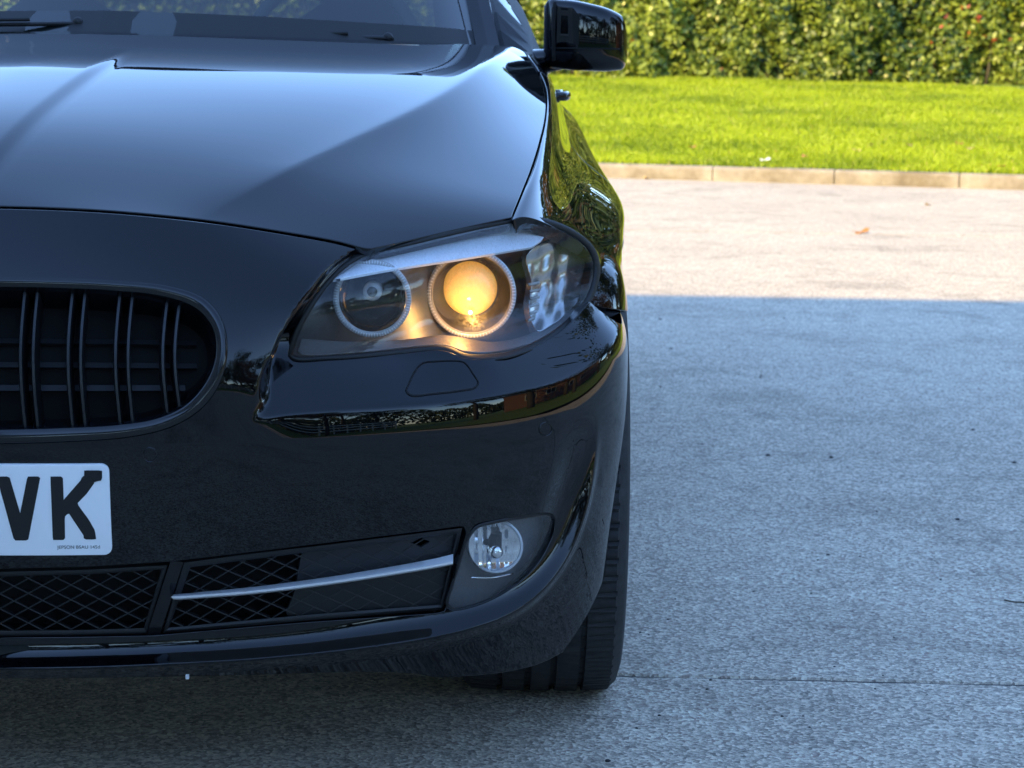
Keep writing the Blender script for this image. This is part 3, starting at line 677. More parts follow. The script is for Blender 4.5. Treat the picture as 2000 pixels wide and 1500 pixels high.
_a = np.linspace(0, 2*math.pi, 49)[:-1]; _cc = np.stack([968+52*np.cos(_a), 1066+52*np.sin(_a)], -1)
panel('reflector_bowl', px_surf(fgY, .034, lambda px, py: .0045*np.abs(((px-968)/17) % 1-.5)+.0035*np.abs(((py-1066)/31) % 1-.5)-.012*(((px-968)**2+(py-1066)**2)/52**2)), _cc/1000, (), M_facet, step=.002, parent=fog, depth=.003, rim=.0003, both=False)
ring(fc+[0, -.004, 0], .0345, .0022, M_lightguide, 'rim_ring', fog, 48)
mb = MB(); mb.box(fc+[-.008, -.003, -.002], fc+[.008, .012, .016]); mb.obj('bulb_shield', M_dark, fog)
MB().revolve([(.0001, -.004), (.008, -.003), (.010, .004)], 24, fc+np.array([0, -.004, -.008]), 'y').obj('bulb', M_mirror, fog, smooth=True)
mb = MB(); mb.tube(cr([FG(920, 1128, .02), FG(965, 1128, .018), FG(1002, 1120, .018)], 5), .0012, 6); mb.obj('reflector_edge', M_chrome, fog, smooth=True)
mirrored(headlight).pop('label', None); mirrored(fog)

# ------------------------------------------------------------------ kidney grille
def on(px, off): return SB.at(px, off)
LO, LI = resample(kidO, 150), resample(kidI, 150)
LM = .5*(LO+LI)
# align the two loops by angle so that the frame does not twist
def by_angle(L, c, n=150):
    a = np.arctan2((L[:, 1]-c[1])*1.7, L[:, 0]-c[0]); k = np.argsort(a); a, L = a[k], L[k]; q = np.linspace(-math.pi, math.pi, n, endpoint=False)
    a = np.r_[a-2*math.pi, a, a+2*math.pi]; L = np.vstack([L, L, L]); return np.stack([np.interp(q, a, L[:, 0]), np.interp(q, a, L[:, 1])], -1)
kc = (140, 700); LO, LI = by_angle(resample(kidO, 600), kc), by_angle(resample(kidI, 600), kc)
grille = MB().loft([on(LO, -.012), on(LO, .002), on(LO*.85+LI*.15, .0055), on(LO*.5+LI*.5, .006), on(LO*.12+LI*.88, .003), on(LI, -.002), on(LI, -.062)]).obj('kidney_grille', M_gloss, car, smooth=True)
panel('backing', SB, SB.inv(inset(kidI, -6)), (), M_black, step=.02, parent=grille, off=-.060, both=False, rimloops=False)
def yspan(loop, x):
    c = []
    for i in range(len(loop)):
        a, b = loop[i-1], loop[i]
        if (a[0]-x)*(b[0]-x) < 0: c.append(a[1]+(b[1]-a[1])*(x-a[0])/(b[0]-a[0]))
    return min(c), max(c)
for x0 in (-118, -52, -27, 46, 71, 140, 165, 234, 259, 328, 352):
    xb = x0-6; y0, y1 = yspan(kidI, x0)
    ys = np.linspace(y0-4, y1+6, 16); xs = x0-9*np.sin(np.pi*(ys-y0)/(y1-y0))
    P = np.stack([xs, ys], -1); hw = 5.0
    loops = []
    for dx, of in ((-hw, -.052), (-hw, -.016), (-hw*.5, -.0125), (hw*.5, -.0125), (hw, -.016), (hw, -.052)): loops.append(on(P+[dx, 0], of))
    A = np.stack(loops, 1); MB().loft(list(A), True, True, True).obj('slat', M_slat, grille, sharp=40)
for yb in (640, 700, 760):           # shutter flaps behind the slats
    xs = np.linspace(-130, 395 if yb < 720 else 370, 14); P = np.stack([xs, np.full(14, yb)], -1)
    MB().loft([on(P, -.055), on(P+[0, 14], -.05), on(P+[0, 18], -.057)], closed=False).obj('shutter', M_plastic, grille)
mirrored(grille)

# ------------------------------------------------------------------ lower grilles, chrome strip
lp = np.array(low_px, float); lq = SB(SB.inv(inset(lowL, -5)[::4])); lwY = fitY(lowL[::4], lq[:, 1])
def LW(px, d): return px_surf(lwY, d)(np.asarray(px, float)/1000)
def clip(p, d, poly):                # stretch of the line p + s d inside a polygon
    s = []
    for i in range(len(poly)):
        a, b = poly[i-1], poly[i]; e = b-a; den = d[0]*e[1]-d[1]*e[0]
        if abs(den) < 1e-9: continue
        t = ((a[0]-p[0])*e[1]-(a[1]-p[1])*e[0])/den; u = ((a[0]-p[0])*d[1]-(a[1]-p[1])*d[0])/den
        if 0 <= u <= 1: s.append(t)
    s.sort(); return [(s[i], s[i+1]) for i in range(0, len(s)-1, 2)]
def lattice(name, poly, par, dep, slopes, pitch, r=.0008, org=(0, 0)):
    mb = MB(); poly = np.asarray(poly, float)
    for sl_ in slopes:
        d = np.array([1, sl_])
        cs = poly[:, 1]-sl_*poly[:, 0]; c = cs.min()//pitch*pitch+org[1]
        while c < cs.max():
            for s0, s1 in clip(np.array([0, c]), d, poly):
                if s1-s0 > 4:
                    n = max(2, int((s1-s0)/40)+1); P = np.array([np.array([0, c])+d*s for s in np.linspace(s0, s1, n)])
                    pts = LW(P, dep); up_ = np.array([0, 0, r]); bk = np.array([0, .009, 0])
                    mb.loft([pts-up_, pts+up_, pts+up_+bk, pts-up_+bk], closed=False)
            c += pitch
    return mb.obj(name, M_plastic, par)
cen = np.array([(-170, 1119), (0, 1117), (170, 1113), (327, 1104), (286, 1238), (150, 1242), (0, 1243), (-170, 1244)])
cen_in = np.array([(-160, 1128), (0, 1126), (170, 1122), (316, 1112), (281, 1227), (150, 1231), (0, 1232), (-160, 1233)])
out = np.array([(360, 1099), (480, 1083), (640, 1064), (800, 1044), (903, 1031), (866, 1191), (600, 1212), (318, 1237)])
out_in = np.array([(372, 1108), (480, 1094), (640, 1074), (800, 1054), (892, 1043), (860, 1181), (600, 1201), (330, 1226)])
def frame(name, A, B, par, d0=.006):
    A = np.vstack([line(A[i], A[(i+1) % len(A)], 8)[:-1] for i in range(len(A))]); B = np.vstack([line(B[i], B[(i+1) % len(B)], 8)[:-1] for i in range(len(B))])
    return MB().loft([LW(A, d0+.02), LW(A, d0), LW(.5*A+.5*B, d0-.001), LW(B, d0+.002), LW(B, d0+.025)]).obj(name, M_plastic, par, sharp=50)
cg = frame('centre_intake_grille', cen, cen_in, car); lattice('lattice', cen_in, cg, .012, (-.545, .50), 29)
og = frame('outer_intake_grille', out, out_in, car); lattice('lattice', out_in, og, .012, (-.62, .42), 29)
closed = np.array([(590, 1080), (800, 1054), (892, 1043), (860, 1181), (600, 1201), (556, 1204), (575, 1160)])
hole = np.array([(803, 1060), (822, 1050), (841, 1058), (822, 1070)])
dn = lambda P, n=8: np.vstack([line(P[i], P[(i+1) % len(P)], n)[:-1] for i in range(len(P))])
panel('blanking_plate', px_surf(lwY, .0130), dn(closed)/1000, [dn(hole)/1000], M_plastic, step=.01, parent=og, depth=.004, rim=.0004, both=False)
panel('backing', px_surf(lwY, .075), dn(inset(np.vstack([lp]), -4))/1000, (), M_black, step=.02, parent=car, depth=.07, rim=.0004, both=True).name = 'intake_backing'
mb = MB(); mb.loft([LW([(333, 1096), (345, 1096), (352, 1097), (358, 1098)], .003), LW([(286, 1241), (298, 1241), (305, 1241), (312, 1240)], .003)], closed=False)
mb.loft([LW([(331, 1096), (333, 1096)], .02), LW([(284, 1241), (286, 1241)], .02)], closed=False)
dv = mb.obj('grille_divider', M_gloss, car)
# chrome strip: a flattened blade that thickens outwards
cx = cr([(334, 1166), (345, 1166.5), (400, 1163), (500, 1155), (640, 1138), (760, 1120), (850, 1105), (885, 1098)], 5)
loops = []
for i, (x, y) in enumerate(cx):
    f = i/(len(cx)-1); e = min(1, i/3+.15)
    h = (4.5+11.5*f)*e; b = 5*e
    loops.append(np.array([LW((x, y-h), .004), LW((x, y-2*e), -.013-.004*f), LW((x, y+b*.5), -.013-.004*f), LW((x, y+b), -.006), LW((x, y+b*.4), .012), LW((x, y-h*.9), .012)]))
MB().loft(loops, True, True, True).obj('chrome_strip', pmat('satin_strip', (.92, .93, .95), .3, .35), og, sharp=35)
mirrored(og); mirrored(dv); mirrored(cg)

# ------------------------------------------------------------------ small things set into the bumper
wpx = cr([(793, 764), (797, 752), (812, 722), (826, 709), (850, 706), (895, 705), (908, 709), (925, 732), (934, 748), (928, 758), (905, 763), (845, 770), (803, 773)], 4, True)
wash = panel('washer_cover', SB, SB.inv(inset(dense(wpx, 4), 3)), (), M_paint, step=.004, parent=car, off=.0006, depth=.003, rim=.0008, both=False)
MB().tube(np.vstack([on(wpx, .0002), on(wpx[:1], .0002)]), .0011, 6, caps=False).obj('cover_gap', M_black, wash)
mirrored(wash)
def sensor(x, y, r):
    a = np.linspace(0, 2*math.pi, 33); C = np.stack([x+r*np.cos(a)*.93, y+r*np.sin(a)], -1)
    s_ = panel('parking_sensor', SB, SB.inv(C[:-1]*.86+np.array([x, y])*.14), (), M_paint, step=.003, parent=car, off=.0005, depth=.003, rim=.0008, both=False)
    MB().tube(on(C, .0002), .0007, 6, caps=False).obj('sensor_ring', M_gloss, s_); mirrored(s_)
sensor(1065, 838, 13); sensor(293, 888, 14)

# ------------------------------------------------------------------ number plate
zT, zB = SB.inv([(120, 907)])[0, 1], SB.inv([(120, 1081)])[0, 1]
def plate_f(x, z):
    P, n = plan(x); y = P[..., 1]+(zB+.06-z)*-.0; zz = z; o = o_base(x, z); return np.stack([x, y-o*1.0-.0075, zz], -1)
SP = Surf(plate_f, (-.3, .3), (.3, .6), n=(200, 100))
if SP.normal(np.array([.1, .45]))[1] > 0: SP.flip = -1
xR = SP.inv([(214, 1000)])[0, 0]; rr = .0085
def rrect(x0, x1, z0, z1, r, n=6):
    out_ = []
    for cx_, cz_, a in ((x1-r, z1-r, 0), (x0+r, z1-r, 90), (x0+r, z0+r, 180), (x1-r, z0+r, 270)):
        out_ += [(cx_+r*math.cos(R(a+90*i/n)), cz_+r*math.sin(R(a+90*i/n))) for i in range(n+1)]
    return np.array(out_)
M_plate = pmat('white_reflective_plate', (.62, .64, .66), .3)
_t = noise(M_plate, 9, 6, .7); nodes(M_plate)[1].new(ramp(M_plate, _t.outputs['Fac'], [(.3, (.95, .95, .95)), (.6, (.9, .9, .9)), (.7, (.78, .77, .74)), (.82, (.55, .53, .48))]).outputs[0], nodes(M_plate)[2].inputs['Base Color'])
M_letter = pmat('plate_black', (.006, .006, .007), .3)
M_plateclear = pmat('plate_edge', (.75, .76, .76), .3)
plate = panel('number_plate', SP, dense(rrect(-xR, xR, zB, zT, rr), .002), (), M_plate, step=.003, grid=.012, parent=car, depth=.006, rim=.0012, both=False)
plate['label'] = 'white number plate with black letters and a torn tape corner'
def glyph(px, name='letter', off=.0007, mat=None):
    L = SP.inv(dn(np.array(px, float), 6)); return panel(name, SP, L, (), mat or M_letter, step=.004, parent=plate, off=off, depth=.0006, rim=.0003, both=False)
glyph([(-6, 931), (18, 931), (39.5, 1004), (54, 931), (78.5, 931), (54.7, 1055), (28, 1055)])
glyph([(99, 931), (122.4, 931), (124, 977), (160, 936), (160, 930), (182, 930), (184, 943), (169, 964), (150, 983.5), (173, 1015), (185, 1036), (187.5, 1053), (164, 1053), (164, 1046), (134, 1001), (126, 1009), (126.7, 1054), (103.7, 1054)])
glyph([(165, 918.7), (199, 918.7), (199, 937.5), (189, 939), (183, 941), (181, 931), (165, 932)], 'tape', .0016, M_gloss)
cu = bpy.data.curves.new('maker_text', 'FONT'); cu.body = 'JEPSON BSAU 145d'; cu.size = .0062; cu.align_x = 'RIGHT'
to = bpy.data.objects.new('maker_text', cu); COL.objects.link(to); dg = bpy.context.evaluated_depsgraph_get()
me = bpy.data.meshes.new_from_object(to.evaluated_get(dg)); bpy.data.objects.remove(to); me.materials.clear(); me.materials.append(pmat('grey_print', (.12, .12, .13), .5))
q = SP.inv([(196, 1071)])[0]
for v in me.vertices:
    p = SP(np.array([q[0]+v.co.x, q[1]+v.co.y])); v.co = Vector(p+np.array([0, -.0006, 0]))
tx = bpy.data.objects.new('maker_text', me); COL.objects.link(tx); tx.parent = plate
# ------------------------------------------------------------------ windscreen, pillars, roof, side windows
def tens(grid, nu=24, nv=24):        # smooth sheet through a grid of points [rows][cols]
    G = np.asarray(grid, float); a = CS(np.arange(G.shape[0]), G.reshape(G.shape[0], -1))(np.linspace(0, G.shape[0]-1, nv)).reshape(nv, G.shape[1], 3)
    return CS(np.arange(G.shape[1]), a.transpose(1, 0, 2).reshape(G.shape[1], -1))(np.linspace(0, G.shape[1]-1, nu)).reshape(nu, nv, 3)
def sheet(name, G, mat, par, both=False, nu=24, nv=24, thick=None):
    T = tens(G, nu, nv); mb = MB(); mb.loft(list(T), closed=False)
    o = mb.obj(name, mat, par, smooth=True)
    if thick:
        md = o.modifiers.new('thickness', 'SOLIDIFY'); md.thickness = thick; md.offset = 0
    return o
ws_base = [(0, 1.44, .995), (.25, 1.465, .99), (.48, 1.53, .98), (.62, 1.61, .975), (.705, 1.71, .97)]
ws_mid = [(0, 1.86, 1.235), (.23, 1.88, 1.23), (.44, 1.93, 1.222), (.57, 1.99, 1.212), (.64, 2.05, 1.20)]
ws_top = [(0, 2.32, 1.425), (.21, 2.335, 1.422), (.40, 2.37, 1.413), (.51, 2.41, 1.40), (.57, 2.45, 1.386)]
full = lambda r: [(-x, y, z) for x, y, z in r[:0:-1]]+list(r)
windscreen = sheet('windscreen', [full(ws_base), full(ws_mid), full(ws_top)], M_glass, car, nu=60)
# black ceramic border of the glass
wb = tens([ws_base, ws_mid, ws_top], 40, 40)
mb = MB()
edge = wb[-1]; n_in = (wb[-4]-wb[-1]); n_in /= np.linalg.norm(n_in, axis=1)[:, None]
up_ = np.array([0, -.45, .9])
mb.loft([edge+n_in*.0+up_*.0015, edge+n_in*.045+up_*.0015], closed=False); mirrored(mb.obj('glass_border', M_gloss, windscreen))
mb = MB(); rws = [q for q in tens([ws_base, ws_mid, ws_top], 40, 60)[:, 0]]; q = np.array(rws); q2 = tens([ws_base, ws_mid, ws_top], 40, 60)[:, 7]
mb.loft([q+up_*.0016, q2+up_*.0016], closed=False); mb.mirror(); mb.obj('lower_border', M_rubber, windscreen)
# A pillar and roof rail: a tapering bar along the edge of the glass and over the doors
ap = cr([(.722, 1.66, .955), (.712, 1.74, 1.005), (.655, 2.06, 1.21), (.588, 2.46, 1.388), (.575, 2.75, 1.425), (.57, 3.15, 1.42), (.575, 3.55, 1.36), (.60, 4.0, 1.19), (.64, 4.35, 1.02)], 8)
wd = np.interp(np.linspace(0, 1, len(ap)), [0, .12, .35, .5, .75, 1], [.034, .036, .034, .03, .05, .10])
T = np.gradient(ap, axis=0); T /= np.linalg.norm(T, axis=1)[:, None]
loops = []
for p, t, q in zip(ap, T, wd):
    o_ = np.cross(t, (0, 0, 1.)); o_ /= np.linalg.norm(o_); o_ = o_*np.sign(o_[0]); u_ = np.cross(o_, t); u_ = u_*np.sign(u_[2])
    loops.append(np.array([p-o_*q*.9+u_*.004, p-o_*q*.3+u_*.012, p+o_*q*.35+u_*.008, p+o_*q*.85-u_*q*.55, p+o_*q*.9-u_*q*1.1, p-o_*q*.9-u_*q*1.1]))
pil = MB().loft(loops, True, True, True).obj('roof_pillar', M_paint, car, sharp=30); mirrored(pil)
rf = [[(x, 2.33+abs(x)*.2, 1.432-x*x*.13) for x in (-.57, -.4, -.2, 0, .2, .4, .57)], [(x*1.0, 2.8, 1.472-x*x*.12) for x in (-.57, -.4, -.2, 0, .2, .4, .57)],
      [(x, 3.2, 1.465-x*x*.13) for x in (-.57, -.4, -.2, 0, .2, .4, .57)], [(x, 3.62-abs(x)*.1, 1.405-x*x*.14) for x in (-.57, -.4, -.2, 0, .2, .4, .57)]]
sheet('roof', rf, M_paint, car, nu=50, nv=40, thick=.02)
rg = [[(x, 3.62-abs(x)*.1, 1.395-x*x*.14) for x in (-.58, -.3, 0, .3, .58)], [(x, 4.0, 1.22-x*x*.12) for x in (-.62, -.3, 0, .3, .62)], [(x, 4.33, 1.03-x*x*.1) for x in (-.66, -.3, 0, .3, .66)]]
sheet('rear_window', rg, M_darkglass, car, nu=40)
bl_ = [[(x, 4.31, 1.025-x*x*.08) for x in (-.68, -.35, 0, .35, .68)], [(x, 4.6, 1.04-x*x*.1) for x in (-.64, -.33, 0, .33, .64)], [(x, 4.86, 1.02-x*x*.12) for x in (-.6, -.3, 0, .3, .6)], [(x, 4.89, .85-x*x*.05) for x in (-.66, -.34, 0, .34, .66)], [(x, 4.92, .62) for x in (-.72, -.36, 0, .36, .72)], [(x, 4.86, .3) for x in (-.7, -.35, 0, .35, .7)]]
sheet('boot', bl_, M_paint, car, nu=50, nv=50)
for s in (1, -1):                    # side windows between the sill and the roof rail
    us = np.linspace(1.80, 3.75, 14); lo_ = side(us, np.full(14, .0)); 
    tp = CS(ap[:, 1], ap[:, [0, 2]])(np.clip(us+.16, 1.8, 4.1)); hi_ = np.stack([tp[:, 0]+.02, np.clip(us+.16, 1.8, 4.1), tp[:, 1]-.03], -1)
    mid_ = .5*(lo_+hi_)+[.02, 0, 0]
    mb = MB().loft([lo_*[s, 1, 1], mid_*[s, 1, 1], hi_*[s, 1, 1]], closed=False); mb.obj('side_window', M_darkglass, car, smooth=True)
    mb = MB()
    for yb in (2.52,):
        k = side(np.array(yb), np.array(0.)); h = CS(ap[:, 1], ap[:, [0, 2]])(yb+.12)
        mb.tube([k*[s, 1, 1]+[.006*s, 0, 0], [s*(k[0]+h[0]+.05)/2, yb+.06, (k[2]+h[1])/2], [s*(h[0]+.025), yb+.12, h[1]-.02]], .035, 8, flat=.3)
    mb.obj('door_pillar', M_gloss, car, smooth=True)
    # quarter panel that carries the mirror, closes the gap between wing, pillar and door
    us = np.linspace(1.5, 2.02, 10); lo_ = side(us, np.full(10, .0))+[.004, 0, 0]; hi_ = np.stack([CS(ap[:, 1], ap[:, 0])(us+.1)+.028, us+.1, CS(ap[:, 1], ap[:, 2])(us+.1)-.03], -1)
    hi_[:, 2] = np.maximum(hi_[:, 2], lo_[:, 2]+.004)
    MB().loft([lo_*[s, 1, 1], (.5*lo_+.5*hi_+[.022, 0, 0])*[s, 1, 1], hi_*[s, 1, 1]], closed=False).obj('mirror_triangle', M_plastic, car, smooth=True)
# scuttle between bonnet and glass, dark cabin with dashboard and seats
sc_ = [[(x, 1.36+.30*abs(x)**2.2, .955-.02*abs(x)) for x in (-.78, -.5, -.25, 0, .25, .5, .78)], [(x, 1.48+.34*abs(x)**2.2, .985-.015*abs(x)) for x in (-.76, -.5, -.25, 0, .25, .5, .76)]]
sheet('scuttle', sc_, M_plastic, car, nu=40, nv=4)
M_cabin = pmat('cabin_trim', (.04, .042, .046), .7)
sheet('dashboard', [[(x, 1.62+.2*abs(x), .99) for x in (-.7, -.35, 0, .35, .7)], [(x, 2.0, 1.0+.02*math.cos(x*4)) for x in (-.68, -.35, 0, .35, .68)], [(x, 2.1, .9) for x in (-.66, -.35, 0, .35, .66)]], M_cabin, car)
for sx in (-.37, .37):
    mb = MB()
    for (y, z, wx, dy) in ((2.9, .55, .25, .1), (2.98, .85, .25, .08), (3.05, 1.05, .2, .06), (3.08, 1.12, .08, .03), (3.09, 1.15, .13, .05), (3.1, 1.3, .11, .04)):
        pass
    prof = [(2.86, .45, .24, .09), (2.95, .8, .25, .08), (3.02, 1.02, .2, .06), (3.04, 1.1, .09, .04), (3.04, 1.13, .13, .05), (3.05, 1.27, .12, .045), (3.05, 1.3, .06, .02)]
    a = np.linspace(0, 2*math.pi, 17)[:-1]
    mb.loft([np.stack([sx+wx*np.cos(a), y+dy*np.sin(a), np.full(16, z)], -1) for y, z, wx, dy in prof], True, True, True); mb.obj('seat', M_cabin, car, smooth=True)
a = np.linspace(0, 2*math.pi, 41)
MB().tube(np.stack([.37+.18*np.cos(a), 2.22+.08*np.sin(a), .98+.165*np.sin(a)], -1), .015, 8, caps=False).obj('steering_wheel', M_cabin, car, smooth=True)
# dark inner structure that stops light leaking through the shut lines
mb = MB(); mb.box((-.60, .40, .30), (.60, 1.55, .70)); mb.box((-.80, 1.45, .2), (.80, 4.5, .5)); mb.obj('inner_structure', M_black, car)
uu = np.linspace(.47, 1.5, 40)
mb = MB(); gz = np.stack([GX(uu), uu, GZ(uu)], -1); mb.loft([gz+[-.05, 0, -.03], gz+[.0, 0, -.022], gz+[.012, 0, -.04]], closed=False); mirrored(mb.obj('bonnet_gutter', M_black, car))
tt_ = np.linspace(0, .70, 40); bq = SB.inv(inset_open(cr(bon_front, 8), 0)); bq = bq[bq[:, 0] > .002]; B_ = SB(bq[:-5])
mb = MB(); mb.loft([B_+[0, .002, -.022], B_+[0, .03, -.016], B_+[0, .07, -.03]], closed=False); mb.mirror(); mb.obj('nose_gutter', M_black, car)
# wipers
def wiper(px, Y):
    P = np.array([PY(x, y, Y+(i*.01)) for i, (x, y) in enumerate(px)]); mb = MB().tube(cr(P, 4), .0042, 8, flat=1.0)
    o = mb.obj('wiper', M_plastic, car, smooth=True)
    e = P[-1]; MB().revolve([(.0001, -.010), (.008, -.010), (.010, 0), (.008, .01)], 16, e+np.array([-.01, 0, .002]), 'y').obj('wiper_pivot', M_plastic, o, smooth=True)
    mbb = MB().tube(cr(P[:3]+np.array([0, -.008, .008]), 4), .0035, 6); mbb.obj('wiper_blade', M_rubber, o, smooth=True)
wiper([(-260, 50), (-80, 48), (60, 47), (130, 46), (163, 46)], 1.47)
wiper([(430, 72), (560, 73), (680, 74), (740, 74), (768, 76)], 1.56)
# ------------------------------------------------------------------ door mirror
def mirror_unit():
    def e(s): return np.stack([np.interp(s, X_, c) for c in C_], -1)
    # along s from the inner end to the tip: x, top, bottom, front Y, rear Y
    S_ = [0, .04, .12, .3, .55, .78, .9, .96, 1.0]
    X = np.interp(S_, [0, 1], [.813, .975])
    top = np.array([1.080, 1.090, 1.093, 1.091, 1.084, 1.074, 1.065, 1.052, 1.026]); bot = np.array([.972, .964, .960, .957, .956, .956, .958, .962, .974])
    yf = np.array([1.735, 1.712, 1.700, 1.690, 1.687, 1.697, 1.712, 1.728, 1.752]); yr = np.full(9, 1.80)-np.array([.02, .0, 0, 0, 0, 0, .004, .01, .02])
    sp = CS(S_, np.stack([X, top, bot, yf, yr], -1))(np.linspace(0, 1, 30)); a = np.linspace(0, 2*math.pi, 37)[:-1]; loops = []
    for x, t_, b_, f_, r_ in sp:
        c, s = np.cos(a), np.sin(a); n = 4.6
        cz = np.sign(s)*np.abs(s)**(2/n); cyy = np.sign(c)*np.abs(c)**(2/n)
        zc, hz = (t_+b_)/2, (t_-b_)/2; yc, hy = (f_+r_)/2, (r_-f_)/2
        loops.append(np.stack([np.full(36, x), yc+hy*cyy*np.where(c < 0, 1, 1), zc+hz*cz], -1))
    return loops
ml = mirror_unit()
dm = MB().loft(ml, True, True, True).obj('door_mirror', M_paint, car, smooth=True)
# seam between cap and lower shell, mirror glass, arm
sm = [L[np.argmin(np.abs(L[:, 2]-(.999+.0)) + (L[:, 1] > 1.75)*9)] for L in ml[2:-1]]
MB().tube(cr(np.array([[p[0], p[1]-.0005, .999-.0*i] for i, p in enumerate(sm)])[::3], 3), .0016, 6).obj('mirror_seam', M_black, dm, smooth=True)
mg = np.array([[L[:, 0].mean(), 1.802, L[:, 2].mean()+(L[:, 2].max()-L[:, 2].mean())*.82*k] for L in ml[3:-2] for k in (1, -1)]).reshape(-1, 2, 3)
MB().loft(list(mg), closed=False).obj('mirror_glass', M_mirror, dm)
arm = cr([(.770, 1.83, .966), (.79, 1.80, .968), (.82, 1.77, .974), (.87, 1.755, .980)], 6)
MB().tube(arm, np.interp(np.linspace(0, 1, len(arm)), [0, .5, 1], [.034, .026, .018]), 14, flat=1.5).obj('mirror_arm', M_paint, dm, smooth=True)
MB().tube(cr([(.832, 1.70, 1.085), (.830, 1.693, 1.04), (.832, 1.70, .975)], 5), .0035, 8).obj('mirror_gap', M_black, dm, smooth=True)
mirrored(dm)

# ------------------------------------------------------------------ wheels
def wheel(x, y, s):
    Rw, wdt = .334, .245
    prof = [(.225, -.100), (.232, -.112), (.27, -.123), (.30, -.1235), (.318, -.118), (.328, -.108)]
    gro = [(-.106, 0), (-.066, 0), (-.0655, 1), (-.0575, 1), (-.057, 0), (-.024, 0), (-.0235, 1), (-.0145, 1), (-.014, 0), (.014, 0), (.0145, 1), (.0235, 1), (.024, 0), (.057, 0), (.0575, 1), (.0655, 1), (.066, 0), (.106, 0)]
    P = [(r, h, -1) for r, h in prof]+[(Rw-.0035*(abs(h)/.11)**4-(.0075 if g else 0), h, abs(h)) for h, g in gro]+[(r, -h, -1) for r, h in prof[::-1]]
    n = 76*6; th = np.arange(n)*2*math.pi/n; V = []
    for r, h, kz in P:
        rr_ = np.full(n, r)
        if kz > .0 and r > .325:
            sh_ = (th*76/(2*math.pi)+abs(h)*9) % 1
            if kz > .06: rr_ = rr_-.006*(sh_ < .14)
            elif kz > .02: rr_ = rr_-.004*(((th*76/(2*math.pi)+h*14) % 1) < .1)
        V.append(np.stack([np.full(n, h), rr_*np.cos(th), rr_*np.sin(th)], -1))
    t = MB().loft(V).obj('tyre', M_tyre, None, sharp=35)
    t.parent = car; t.location = (x, y, Rw-.004); t.name = 'wheel'
    rm = MB().revolve([(.228, -.1), (.222, -.105), (.215, -.095), (.205, .0), (.215, .09), (.226, .1)], 64, (0, 0, 0), 'x').obj('rim', M_alloy, t, smooth=True)
    for k in range(10):
        a = k*2*math.pi/10+.1; ca, sa = math.cos(a), math.sin(a); h = s*.085
        MB().loft([np.array([[h+e*.012, r*ca-w_*sa, r*sa+w_*ca] for e, w_ in ((1, -q), (1, q), (-1, q), (-1, -q))]) for r, q in ((.05, .018), (.13, .012), (.216, .015))], True, True, True).obj('spoke', M_alloy, t)
    MB().revolve([(.0001, s*.105), (.035, s*.103), (.06, s*.092), (.062, s*.06)], 32, (0, 0, 0), 'x').obj('hub_cap', M_alloy, t, smooth=True)
    MB().revolve([(.0001, s*.02), (.16, s*.02), (.16, s*.045), (.05, s*.046), (.0001, s*.046)], 48, (0, 0, 0), 'x').obj('brake_disc', M_alloy, t, smooth=True)
    return t
for s in (1, -1):
    wheel(s*.803, .83, s); wheel(s*.795, 3.80, s)
    mb = MB(); a = np.linspace(-.15, math.pi+.15, 40)
    for yc in (.83, 3.80):
        mb = MB(); L = [np.stack([np.full(40, s*x), yc+.372*np.cos(a), .335+.372*np.sin(a)], -1) for x in (.60, .70, .80, .875)]
        mb.loft(L, closed=False); mb.add(np.vstack([L[0], [[s*.60, yc, .335]]]), [(i, i+1, 40) for i in range(39)]); mb.obj('wheel_arch_liner', M_plastic, car, smooth=False)
# under tray and the little clip that hangs below the lip
tu = np.linspace(-.80, .80, 33); Pu, nu_ = plan(np.abs(tu)); Pu = (Pu-nu_*.11)*np.stack([np.sign(tu)+(tu == 0), np.ones(33)], -1)
ut = np.vstack([np.column_stack([Pu, np.full(33, .262)]), [(.55, .66, .22), (-.55, .66, .22)]])
MB().add(ut, [tuple(range(len(ut)))]).obj('under_tray', M_black, car)
p = PY(366, 1322, .06); mb = MB(); mb.box(p+[-.002, -.002, -.0025], p+[.002, .002, .003]); mb.obj('tray_clip', pmat('white_clip', (.6, .6, .58), .5), car)
